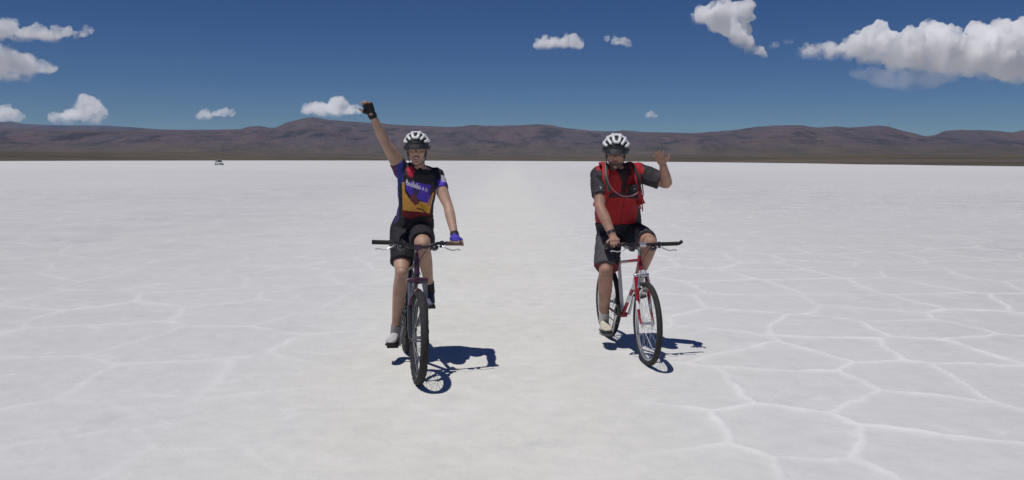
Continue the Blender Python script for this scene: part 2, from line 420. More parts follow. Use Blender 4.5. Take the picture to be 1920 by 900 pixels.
# ---------------------------------------------------------------- bicycles
RUB = material('tyre_rubber', (.028, .027, .027), .85, var=.25, bump=.3)
RUBB = material('dusty_rubber', (.045, .042, .04), .9, var=.3)
BLK = material('black_paint', (.02, .018, .024), .35, var=.1, coat=.3)
PLUM = material('plum_paint', (.06, .022, .045), .35, var=.1, coat=.4)
GREYM = material('grey_metal', (.22, .22, .24), .4, .7)
SILV = material('silver_metal', (.62, .62, .63), .33, .85)
WHP = material('white_paint', (.75, .75, .76), .4, coat=.3)
REDP = material('red_paint', (.30, .012, .022), .3, var=.12, coat=.6)
SPK = material('spoke_steel', (.45, .45, .46), .4, .9)
GRIP = material('grip_rubber', (.022, .018, .02), .8)
BRN = material('brown_grip', (.13, .085, .06), .8)
CHN = material('chain_steel', (.10, .09, .085), .5, .7)
def wheel(parent, M, Rw, tw, rim_mat, front, knob=True):
    """M: local frame of the axle, wheel plane is x-z of M; parts in bicycle space"""
    e = empty('front_wheel' if front else 'rear_wheel'); e.parent = parent
    na, nb = 120, 12; r = Rw-tw*.5; rings = []
    for i in range(na):
        a = 2*math.pi*i/na; ring = []
        for k in range(nb):
            b = 2*math.pi*k/nb; q = tw*.5
            if knob and math.cos(b) > .35:
                side = k % 2
                q += .0045 if (i//2+side) % 2 else -.001
            rr = r+math.cos(b)*q; y = math.sin(b)*q*1.02
            ring.append(M @ Vector((rr*math.cos(a), y, rr*math.sin(a))))
        rings.append(ring)
    g = Geo().rings(rings, True); build(g, 'tyre', RUB, e)
    ri = r-tw*.42; g = Geo(); rings = []
    for i in range(72):
        a = 2*math.pi*i/72
        rings.append([M @ Vector(((ri+dx)*math.cos(a), y, (ri+dx)*math.sin(a))) for dx, y in ((.007, .012), (.007, -.012), (-.004, -.012), (-.014, -.005), (-.014, .005), (-.004, .012))])
    g.rings(rings, True); build(g, 'rim', rim_mat, e)
    hw = .048 if front else .062
    g = Geo(); g.tube([M @ Vector((0, y, 0)) for y in (-hw, -hw+.008, -hw+.009, hw-.009, hw-.008, hw)], [.026, .026, .013, .013, .026, .026], 16)
    g.tube([M @ Vector((0, -hw-.014, 0)), M @ Vector((0, hw+.014, 0))], .006, 8)
    build(g, 'hub', SILV if rim_mat is SILV else GREYM, e)
    g = Geo()
    for i in range(32):
        a = 2*math.pi*i/32; sgn = 1 if i % 2 else -1; h = a+(.75 if (i//2) % 2 else -.75)
        g.tube([M @ Vector((.023*math.cos(h), sgn*(hw-.01), .023*math.sin(h))), M @ Vector(((ri-.008)*math.cos(a), 0, (ri-.008)*math.sin(a)))], .0012, 5)
    build(g, 'spokes', SPK, e)
    if front and tw > .05 or (not front):
        pass
    return e
def bicycle(name, label, F, theta, lean, steer, kind):
    mtb = kind == 'mtb'
    Rw = .338 if mtb else .333; tw = .056 if mtb else .046
    h = Vector((math.sin(theta), -math.cos(theta), 0)); base = F-h*.62
    root = empty(name, (base.x, base.y, 0)); root.rotation_euler = (-lean, 0, theta-math.pi/2)
    tag(root, label, 'bicycle', 'bicycles ridden towards the camera')
    main = BLK if mtb else REDP
    hd = R(71); s = Vector((-math.cos(hd), 0, math.sin(hd))); n = Vector((math.sin(hd), 0, math.cos(hd)))
    A = Vector((.62, 0, Rw)); b0 = A-n*.04
    crown = b0+s*(.44 if mtb else .405); htb = crown+s*.025; htt = htb+s*(.13 if mtb else .125)
    ST = Matrix.Translation(b0) @ Matrix.Rotation(steer, 4, s) @ Matrix.Translation(-b0)
    BB = Vector((0, 0, .30 if mtb else .29)); RA = Vector((-.43, 0, Rw)); st_top = Vector((-.145, 0, .77 if mtb else .76)); saddle = Vector((-.205, 0, .935))
    # frame
    g = Geo()
    g.tube([htb-s*.01, htt+s*.005], .021 if mtb else .018, 14)
    g.tube([htb+s*.03, BB], [.021, .021] if mtb else [.016, .016], 12)
    g.tube([htt-s*.03, st_top-Vector((0, 0, .03))], [.017, .015] if mtb else [.014, .013], 12)
    for y in (-1, 1):
        g.tube([BB+Vector((-.02, y*.03, 0)), BB+Vector((-.16, y*.045, .01)), RA+Vector((.01, y*.068, 0))], [.011, .011, .008], 10)
        g.tube([st_top+Vector((0, y*.015, -.03)), st_top+Vector((-.08, y*.042, -.13)), RA+Vector((0, y*.068, 0))], [.009, .009, .007], 10)
        g.box(RA+Vector((0, y*.068, 0)), (.018, 0, 0), (0, .003, 0), (0, 0, .018))
    g.tube([BB-Vector((0, .036, 0)), BB+Vector((0, .036, 0))], .022, 14)
    build(g, 'frame', main, root)
    g = Geo(); g.tube([BB+Vector((-.003, 0, .02)), st_top], .016, 12); build(g, 'seat_tube', main if mtb else WHP, root)
    g = Geo(); g.tube([st_top-Vector((0, 0, .012)), st_top+Vector((-.002, 0, .018))], .0195, 12); build(g, 'seat_clamp', GREYM, root)
    g = Geo(); g.tube([st_top, saddle-Vector((0, 0, .035))], .0136, 12); g.box(saddle-Vector((0, 0, .036)), (.03, 0, 0), (0, .02, 0), (0, 0, .008)); build(g, 'seat_post', SILV, root)
    g = Geo(); L = []
    for x, w, z, hh in ((-.15, .055, .006, .018), (-.135, .078, .006, .026), (-.09, .082, .004, .028), (-.03, .055, .0, .026), (.03, .028, -.004, .022), (.10, .020, -.006, .019), (.135, .014, -.010, .014)):
        L.append((saddle+Vector((x, 0, z)), (0, w, 0), (0, 0, hh)))
    g.loft(L, 18, 2.4); build(g, 'saddle', material('saddle_vinyl', (.02, .02, .022), .5), root)
    if not mtb:   # decals and lugs
        for a, bq, nm in ((.25, .42, 'down'), (.55, .70, 'down')):
            p0 = (htb+s*.03).lerp(BB, a); p1 = (htb+s*.03).lerp(BB, bq)
            g = Geo(); g.tube([p0, p1], .0168, 12); build(g, 'decal_band', WHP, root)
    else:
        p0 = (htb+s*.03).lerp(BB, .2); p1 = (htb+s*.03).lerp(BB, .5)
        g = Geo(); g.tube([p0, p1], .0216, 12); build(g, 'decal_band', PLUM, root)
        g = Geo(); g.tube([htb+s*.01, htt-s*.01], .0218, 14); build(g, 'head_badge', PLUM, root)
    # fork (turned with the bars)
    fk = empty('fork'); fk.parent = root
    g = Geo(); X = lambda p: ST @ Vector(p)
    if mtb:
        for y in (-1, 1):
            o = Vector((0, y*.058, 0))
            g.tube([X(A+o), X(A+o+n*-.012+s*.05), X(A+o-n*.018+s*.24)], [.016, .019, .0195], 12)
        build(g, 'lower_legs', material('fork_black', (.03, .03, .034), .35, coat=.4), fk)
        g = Geo()
        for y in (-1, 1): g.tube([X(A+Vector((0, y*.058, 0))-n*.018+s*.22), X(A+Vector((0, y*.058, 0))-n*.018+s*.43)], .0145, 12)
        build(g, 'stanchions', GREYM, fk)
        g = Geo(); g.tube([X(A-n*.018+s*.425+Vector((0, y, 0))) for y in (-.078, -.06, 0, .06, .078)], [.018, .022, .027, .022, .018], 12)
        g.tube([X(A+n*.014+s*.235+Vector((0, -.06, .0))), X(A+n*.006+s*.30+Vector((0, -.045, 0))), X(A+n*.0+s*.355), X(A+n*.006+s*.30+Vector((0, .045, 0))), X(A+n*.014+s*.235+Vector((0, .06, 0)))], .011, 10, smooth=4)
        build(g, 'fork_crown', PLUM, fk)
    else:
        for y in (-1, 1):
            g.tube([X(A+Vector((0, y*.052, 0))), X(A-n*.03+s*.10+Vector((0, y*.050, 0))), X(b0+s*.25+Vector((0, y*.047, 0))), X(b0+s*.385+Vector((0, y*.044, 0)))], [.009, .012, .0165, .018], 12, smooth=3)
        build(g, 'fork_blades', REDP, fk)
        g = Geo(); g.tube([X(b0+s*.40+Vector((0, y, 0))) for y in (-.062, -.04, 0, .04, .062)], [.014, .020, .024, .020, .014], 12); build(g, 'fork_crown', SILV, fk)
        for y in (-1, 1):
            g = Geo(); g.tube([X(A-n*.033+s*.12+Vector((0, y*.0505, 0))), X(b0+s*.19+Vector((0, y*.0495, 0)))], [.0140, .0165], 12); build(g, 'decal_band', WHP, fk)
    # brake
    br = empty('front_brake'); br.parent = root; hb = .30 if mtb else .30
    for y in (-1, 1):
        g = Geo(); c0 = A-n*.03+s*(Rw-.045)
        g.tube([X(c0+n*.03+Vector((0, y*.05, 0))), X(c0+n*.045+s*.06+Vector((0, y*.042, 0))), X(c0+n*.04+s*.11+Vector((0, y*.03, 0)))], [.008, .007, .005], 8); build(g, 'brake_arm', GREYM if mtb else SILV, br)
        g = Geo(); g.box(X(c0+n*.02+s*.012+Vector((0, y*.024, 0))), (.03, 0, 0), (0, .006, 0), (0, 0, .006)); build(g, 'brake_pad', RUB if mtb else WHP, br, bevel=.002)
    if not mtb:
        g = Geo(); g.box(X(crown+n*.042+s*.012), (.006, 0, 0), (0, .032, 0), (0, 0, .016)); build(g, 'front_reflector', WHP, root, bevel=.004)
    # stem and bars
    up = .05 if mtb else .075
    c0 = htt+s*up; bar = c0+n*(.075 if mtb else .10)+Vector((0, 0, .02 if mtb else .0))
    g = Geo(); g.tube([X(htt-s*.002), X(c0+s*.018)], .016 if mtb else .013, 12); g.tube([X(c0), X(bar)], [.017, .019], 12); g.tube([X(bar+Vector((0, y, 0))) for y in (-.025, .025)], .021, 12)
    build(g, 'stem', PLUM if mtb else SILV, root)
    hb = empty('handlebar'); hb.parent = root; W2 = .335 if mtb else .298
    rise = .03 if mtb else 0.
    bp = lambda y: X(bar+Vector((-.028*(abs(y)/W2)**1.5, y, rise*min(1, max(0, (abs(y)-.06)/.08)))))
    g = Geo(); g.tube([bp(y) for y in (-W2, -.2, -.15, -.12, -.09, -.06, 0, .06, .09, .12, .15, .2, W2)], .0125, 12); build(g, 'bar', BLK, hb)
    for y in (-1, 1):
        g = Geo(); g.tube([bp(y*(W2-.125)), bp(y*(W2-.12)), bp(y*(W2-.004)), bp(y*W2)], [.019, .0165, .0165, .019], 12); build(g, 'grip', (BRN if y > 0 else GRIP) if mtb else GRIP, hb)
        if not mtb and y > 0:   # bar end bends up at the tip
            e0 = bp(y*W2); g = Geo(); g.tube([e0, e0+Vector((.0, .022, .003)), e0+Vector((.01, .042, .022))], [.0145, .0145, .013], 12, smooth=3); build(g, 'bar_end', GRIP, hb)
        lv = bp(y*(W2-.155)); lev = empty('brake_lever'); lev.parent = hb
        g = Geo(); g.tube([lv+Vector((0, -.012, 0)), lv+Vector((0, .012, 0))], .020, 12); g.tube([lv, lv+Vector((.03, 0, -.018)), lv+Vector((.045, y*-.02, -.02))], [.013, .012, .008], 10); build(g, 'clamp', BLK, lev)
        g = Geo(); dz = -.028 if mtb else -.03
        g.tube([lv+Vector((.035, y*-.008, dz*.5)), lv+Vector((.055, y*.02, dz)), lv+Vector((.056, y*.07, dz-.018)), lv+Vector((.045, y*.115, dz-.012)), lv+Vector((.04, y*.13, dz-.02))], [.006, .0055, .005, .005, .006], 8, smooth=3); build(g, 'blade', SILV, lev)
        g = Geo(); g.loft([(lv+Vector((.012, y*-.03, -.03)), (.020, 0, 0), (0, 0, .012)), (lv+Vector((.016, y*-.045, -.032)), (.030, 0, 0), (0, 0, .022)), (lv+Vector((.016, y*-.07, -.034)), (.028, 0, 0), (0, 0, .020)), (lv+Vector((.012, y*-.08, -.03)), (.015, 0, 0), (0, 0, .010))], 14)
        build(g, 'shifter', BLK, hb)
        g = Geo(); g.tube([lv+Vector((.045, y*-.03, -.02)), lv+Vector((.10, y*-.10, -.01)), X(htt+n*.07+Vector((0, y*.015, -.03))), X(crown+n*.05+Vector((0, -y*.02, .02)))], .0026, 6, smooth=6); build(g, 'brake_cable', GRIP, root)
    M = ST @ Matrix.Translation(A)
    fw = wheel(root, M, Rw, tw, BLK if mtb else SILV, True, mtb)
    wheel(root, Matrix.Translation(RA), Rw, tw, BLK if mtb else SILV, False, mtb)
    if mtb:   # disc-like cassette omitted at the front; sprocket behind
        pass
    # drivetrain
    cr = empty('crankset'); cr.parent = root
    g = Geo()
    for rr, y in ((.085, -.048), (.065, -.040)):
        ring = []
        for i in range(40):
            a = 2*math.pi*i/40; q = rr+(.004 if i % 2 else 0)
            ring.append([BB+Vector((x*math.cos(a), yy, x*math.sin(a))) for x, yy in ((q, y-.0015), (q, y+.0015), (q-.02, y+.0015), (q-.02, y-.0015))])
        g.rings(ring, True)
    for k in range(5):
        a = 2*math.pi*k/5; g.tube([BB+Vector((0, -.046, 0)), BB+Vector((.07*math.cos(a), -.046, .07*math.sin(a)))], .006, 6)
    build(g, 'chainring', CHN, cr)
    ca = R(76) if mtb else R(80); peds = []
    for y, sg in ((1, 1), (-1, -1)):
        end = BB+Vector((math.cos(ca)*.17*sg, y*.085, math.sin(ca)*.17*sg)); g = Geo()
        g.tube([BB+Vector((0, y*.055, 0)), BB.lerp(end, .5)+Vector((0, y*.03, 0)), end], [.015, .012, .012], 10); build(g, 'crank_arm', GREYM if mtb else SILV, cr)
        pc = end+Vector((0, y*.055, 0)); g = Geo()
        g.tube([end, pc+Vector((0, y*.04, 0))], .006, 8)
        for dx in (-.038, .038): g.box(pc+Vector((dx, 0, 0)), (.004, 0, 0), (0, .042, 0), (0, 0, .012))
        for dy in (-.042, .042): g.box(pc+Vector((0, dy, 0)), (.044, 0, 0), (0, .003, 0), (0, 0, .011))
        build(g, 'pedal', GRIP if mtb else GREYM, root, bevel=.002); peds.append(pc)
    g = Geo(); rr = []
    for q, y in ((.05, -.030), (.04, -.036), (.032, -.042)):
        g.tube([RA+Vector((0, y-.0015, 0)), RA+Vector((0, y+.0015, 0))], q, 24)
    build(g, 'cassette', CHN, root)
    g = Geo(); g.tube([BB+Vector((0, -.044, .085)), RA+Vector((0, -.036, .045))], .0045, 6); g.tube([BB+Vector((0, -.044, -.085)), RA+Vector((.03, -.036, -.10)), RA+Vector((.02, -.036, -.045))], .0045, 6); build(g, 'chain', CHN, root)
    g = Geo(); g.tube([RA+Vector((.01, -.05, -.02)), RA+Vector((.03, -.048, -.055)), RA+Vector((.03, -.042, -.115))], [.012, .012, .008], 8); build(g, 'derailleur', GREYM, root)
    bpy.context.view_layer.update()
    MW = Matrix.Translation((base.x, base.y, 0)) @ Matrix.Rotation(theta-math.pi/2, 4, 'Z') @ Matrix.Rotation(-lean, 4, 'X')
    return dict(root=root, M=MW, grip=lambda y: MW @ bp(y), saddle=MW @ saddle, ped=[MW @ p for p in peds], W2=W2,
                f=(MW.to_3x3() @ Vector((1, 0, 0))), l=(MW.to_3x3() @ Vector((0, 1, 0))))
B1 = bicycle('bicycle', 'black mountain bike with knobbly tyres under the rider who punches the air', F1, R(12), R(1.4), R(2.2), 'mtb')
B2 = bicycle('bicycle', 'red bicycle with silver rims and white seat tube under the rider in the red top', F2, R(10.6), R(.3), R(-2.4), 'rigid')

# ---------------------------------------------------------------- people
def hand(g, wrist, palm_dir, palm_n, thumb_side, sc=1., curl=(25, 30, 20), spread=5, thumb_curl=25, glove=None, palm_only=False):
    """g: Geo. palm_dir to the fingers, palm_n out of the palm, thumb_side +-1 picks the side of d x n"""
    d = Vector(palm_dir).normalized(); n = Vector(palm_n); n = (n-d*n.dot(d)).normalized(); s = d.cross(n).normalized()*thumb_side
    w = Vector(wrist); pl = .092*sc; k = 1.0
    for G_, ex in ((g, 0.),)+(((glove, .0045),) if glove is not None else ()):
        G_.loft([(w-d*.012, s*(.026*sc+ex), n*(.019*sc+ex)), (w+d*.012*sc, s*(.030*sc+ex), n*(.018*sc+ex)), (w+d*.04*sc, s*(.038*sc+ex), n*(.0165*sc+ex)), (w+d*.075*sc, s*(.041*sc+ex), n*(.015*sc+ex)), (w+d*pl, s*(.039*sc+ex), n*(.011*sc+ex))], 16, 2.5)
        G_.ball(w+d*.035*sc+s*.018*sc+n*.008*sc, s*.020*sc, n*(.014*sc+ex), d*.030*sc)
    L = (.070, .078, .072, .057); rad = (.0088, .009, .0086, .0076)
    for i in range(4):
        off = (1.5-i)*.0205*sc; base = w+d*(pl-.012*sc-(.004 if i in (0, 3) else 0))+s*off
        a = R((1.5-i)*spread); dd = (d*math.cos(a)+s*math.sin(a)).normalized(); ax = dd.cross(n).normalized()
        pts = [base]; cur = dd; p = base; lens = (.46, .30, .24); ang = 0
        for q, c in zip(lens, curl):
            ang += R(c*(1+.06*(i-1))); cur = dd*math.cos(ang)+n*math.sin(ang); p = p+cur*L[i]*sc*q; pts.append(p)
        r = rad[i]*sc
        g.tube(pts, [r*1.08, r*1.02, r*.95, r*.8], 10, round_ends=True)
        if glove is not None: glove.tube([pts[0], pts[0].lerp(pts[1], .75)], [r*1.08+.004, r*1.02+.0035], 10)
    b = w+d*.022*sc+s*.026*sc+n*.006*sc; t = R(thumb_curl)
    t1 = (s*.70+d*.62+n*.25).normalized(); t2 = (s*(.70-.5*math.sin(t))+d*.75+n*(.25+.6*math.sin(t))).normalized()
    p1 = b+t1*.038*sc; p2 = p1+t2*.032*sc; p3 = p2+(t2*.8+n*.35*math.sin(t)+d*.2).normalized()*.026*sc
    g.tube([b-t1*.01, p1, p2, p3], [.014*sc, .0118*sc, .0104*sc, .0085*sc], 10, round_ends=True)
    if glove is not None: glove.tube([b-t1*.008, p1, p1.lerp(p2, .35)], [.017*sc, .0155*sc, .0145*sc], 10)

def head(g, c, F, U, sc=1., female=False):
    """head skin; c centre of the skull at ear height; returns basis"""
    F = Vector(F).normalized(); U = Vector(U); U = (U-F*U.dot(F)).normalized(); L = U.cross(F).normalized()
    q = lambda f, l, u: c+F*f*sc+L*l*sc+U*u*sc
    jw = .050 if female else .058
    g.ball(q(-.012, 0, .035), L*.074*sc, F*.094*sc, U*.082*sc, 24, 16)
    # face: stacked sections from brow to chin
    g.loft([(q(.018, 0, .055), L*.064*sc, F*.068*sc), (q(.022, 0, .03), L*.066*sc, F*.068*sc), (q(.022, 0, .005), L*.066*sc, F*.066*sc), (q(.022, 0, -.022), L*.063*sc, F*.066*sc),
            (q(.022, 0, -.05), L*jw*1.03*sc, F*.062*sc), (q(.028, 0, -.072), L*jw*.86*sc, F*.054*sc), (q(.040, 0, -.092), L*jw*.58*sc, F*.038*sc), (q(.046, 0, -.104), L*jw*.34*sc, F*.024*sc)], 26, 2.2)
    g.tube([q(.084, 0, .030), q(.094, 0, .012), q(.108, 0, -.008), q(.106, 0, -.016), q(.088, 0, -.020)], [.007*sc, .009*sc, .012*sc, .012*sc, .006*sc], 10, smooth=3)
    for y in (-1, 1):
        g.ball(q(.100, y*.011, -.014), .007*sc)
        g.ball(q(.066, y*.040, -.012), .020*sc)                       # cheek
        g.tube([q(.080, y*.012, .036), q(.078, y*.032, .040), q(.062, y*.052, .034)], .008*sc, 8, smooth=2)   # brow
        g.ball(q(-.008, y*.078, .0), F*.020*sc+L*y*-.004, L*.007*sc, U*.031*sc)   # ear
        g.ball(q(.0, y*.076, -.022), F*.010*sc, L*.006*sc, U*.012*sc)
    g.ball(q(.082, 0, -.050), L*.024*sc, F*.010*sc, U*.014*sc)     # mouth mound
    g.ball(q(.076, 0, -.090), L*.018*sc, F*.014*sc, U*.014*sc)     # chin
    return q, F, L, U
def helmet(parent, q, F, L, U, off, white, dark, sc=1., visor=True, seed=0):
    hm = empty('helmet', off); hm.parent = parent; hm.location = (0, 0, 0)
    ctr = q(-.010, 0, .050)
    def pt(t, a, k=1.): # t: 0 front..pi back, a: lateral angle
        return ctr+(F*math.cos(t)*.134+L*math.sin(t)*math.sin(a)*.103+U*math.sin(t)*math.cos(a)*.108)*k*sc
    g = Geo(); rings = []     # dark inner shell
    for i in range(13):
        u = math.pi*.53*(i+.4)/12.4
        rings.append([ctr+(U*math.cos(u)*.100+F*math.sin(u)*math.cos(v)*.124+L*math.sin(u)*math.sin(v)*.094)*sc for v in [2*math.pi*k/32 for k in range(32)]])
    for i in (12, 8, 4, 0):
        u = math.pi*.53*(i+.4)/12.4
        rings.append([ctr+(U*math.cos(u)*.088+F*math.sin(u)*math.cos(v)*.112+L*math.sin(u)*math.sin(v)*.084)*sc for v in [2*math.pi*k/32 for k in range(32)]])
    g.rings(rings); build(g, 'foam_liner', dark, hm, off=off)
    g = Geo()
    for a in (-70, -43, -17, 17, 43, 70):
        big = False
        pts = [pt(R(t), R(a)*(1 if t > 20 else .9), 1.0) for t in (range(34, 158, 8) if abs(a) < 60 else range(46, 150, 8))]
        g.tube(pts, [.009*sc if i < 1 or i > len(pts)-2 else (.0118 if abs(a) > 20 else .0128)*sc for i in range(len(pts))], 8)
    g.tube([pt(R(34), R(a)) for a in (-17, 0, 17)], .011*sc, 8)
    for t, am in ((74, 70), (112, 74), (150, 60)):
        g.tube([pt(R(t), R(a)) for a in range(-am, am+1, 8)], .0085*sc, 8)
    fuse(g, 'outer_shell', white, hm, voxel=.0035, it=2, off=off)
    g = Geo()  # lower dark edge
    pts = [ctr+(F*math.cos(v)*.127+L*math.sin(v)*.099-U*(.012+.010*abs(math.sin(v))))*sc for v in [2*math.pi*k/40 for k in range(40)]]
    rings = []
    for i, p in enumerate(pts):
        o = (p-ctr); o = (o-U*o.dot(U)).normalized()
        rings.append([p+o*a+U*b for a, b in ((.008, .016), (.010, 0), (.006, -.014), (-.008, -.012), (-.008, .014))])
    g.rings(rings, True); build(g, 'edge_band', dark, hm, off=off)
    if visor:
        g = Geo(); top = []; bot = []
        rings = []
        for k in range(13):
            v = R(-48+96*k/12); e = max(0, math.cos(v*1.75))
            inn = ctr+(F*math.cos(v)*.128+L*math.sin(v)*.100+U*.004)*sc; out = ctr+(F*(math.cos(v)*.128+.058*e)+L*math.sin(v)*.104-U*(.022))*sc
            rings.append([inn+U*.003, out+U*.0015, out-U*.0015, inn-U*.003])
        g.rings(rings); build(g, 'visor', dark, hm, off=off)
    g = Geo()
    for y in (-1, 1):
        j = q(.012, y*.074, -.035)
        g.tube([q(.055, y*.078, .035), j, q(.050, y*.050, -.092), q(.060, 0, -.112)], .0035*sc, 6, smooth=4)
        g.tube([q(-.05, y*.080, .03), j], .0035*sc, 6)
    build(g, 'chin_strap', dark, hm, off=off)
    return hm
def shoe(parent, off, ankle, ball_pt, ankle_dir, sc, mat, sole_mat, name='shoe', trim=None):
    """ankle joint, point under the ball of the foot (on the pedal)"""
    a = Vector(ankle); b = Vector(ball_pt); up = Vector(ankle_dir).normalized()
    f = b-a; f = (f-up*f.dot(up)); f.normalize(); s = up.cross(f).normalized()
    # sole plane passes through b
    hz = (a-b).dot(up); heel = a-f*.050*sc-up*(hz)
    q = lambda x, y, z: heel+f*x*sc+s*y*sc+up*z*sc
    toe = .285
    g = Geo(); g.loft([(q(x, 0, .016+z), s*w*sc, up*h*sc) for x, w, z, h in ((-.012, .022, .03, .022), (.0, .033, .034, .034), (.04, .036, .042, .042), (.09, .038, .040, .042), (.13, .042, .032, .034), (.18, .047, .024, .026), (.23, .045, .018, .020), (.265, .034, .014, .015), (.282, .018, .012, .010))], 20, 2.4)
    g.tube([q(.045, 0, .05), a+up*.01], [.042*sc, .040*sc], 18, round_ends=False)
    o = fuse(g, name, mat, parent, voxel=.005, it=2, off=off)
    g = Geo(); L = []
    for x, w in ((-.014, .024), (.0, .035), (.05, .037), (.10, .036), (.15, .043), (.19, .050), (.235, .047), (.27, .035), (.287, .018)):
        L.append((q(x, 0, .004+(.006 if x > .25 else 0)), s*w*sc, up*.0135*sc))
    g.loft(L, 20, 3); so_ = build(g, 'sole', sole_mat, o); 
    so_.data.transform(Matrix.Translation(-Vector(off)))
    g = Geo()
    for x, z in ((.10, .082), (.125, .072), (.15, .062), (.175, .053)): g.tube([q(x, -.028, z-.014), q(x+.004, 0, z+.001), q(x, .028, z-.014)], .0042*sc, 6, smooth=3)
    la = build(g, 'laces', trim or sole_mat, o); la.data.transform(Matrix.Translation(-Vector(off)))
    for y in (-1, 1):
        g = Geo(); g.tube([q(.07, y*.037, .060), q(.11, y*.040, .030), q(.15, y*.044, .046), q(.19, y*.046, .022)], .0055*sc, 8, smooth=3); sp_ = build(g, 'side_stripe', trim or sole_mat, o)
        sp_.data.transform(Matrix.Translation(-Vector(off)))
    return o

SKINW = material('skin_fair', (.43, .265, .195), .55, var=.16, vscale=14, bump=.1, sss=.12)
SKINM = material('skin_tanned', (.39, .215, .155), .55, var=.18, vscale=14, bump=.1, sss=.12)
HWHITE = material('helmet_white', (.78, .78, .78), .3, var=.03, coat=.4)
HDARK = material('helmet_dark', (.028, .028, .032), .5)
HAIRD = material('hair_dark', (.035, .022, .015), .7, var=.4, vscale=150, bump=.6)
EYEW = material('eye_white', (.6, .58, .56), .3); EYED = material('iris_dark', (.03, .02, .015), .2)
TEETH = material('teeth_white', (.7, .68, .62), .3); LIP = material('lip_red', (.30, .09, .08), .5)
LENS = material('sunglass_lens', (.01, .01, .012), .12, spec=.7, coat=.5)
def limb(g, a, b, c, ra, rk, rm, re, n=16, bulge=1.12, m1=.35, m2=.3):
    """tapering limb through joint b with muscle bulges"""
    a, b, c = Vector(a), Vector(b), Vector(c)
    g.tube([a, a.lerp(b, m1), a.lerp(b, .75), b, b.lerp(c, m2), b.lerp(c, .65), c], [ra, ra*bulge, (ra+rk)*.5*1.02, rk, rm, (rm+re)*.5, re], n, smooth=4, round_ends=True)
def tip(v): return Vector(v)

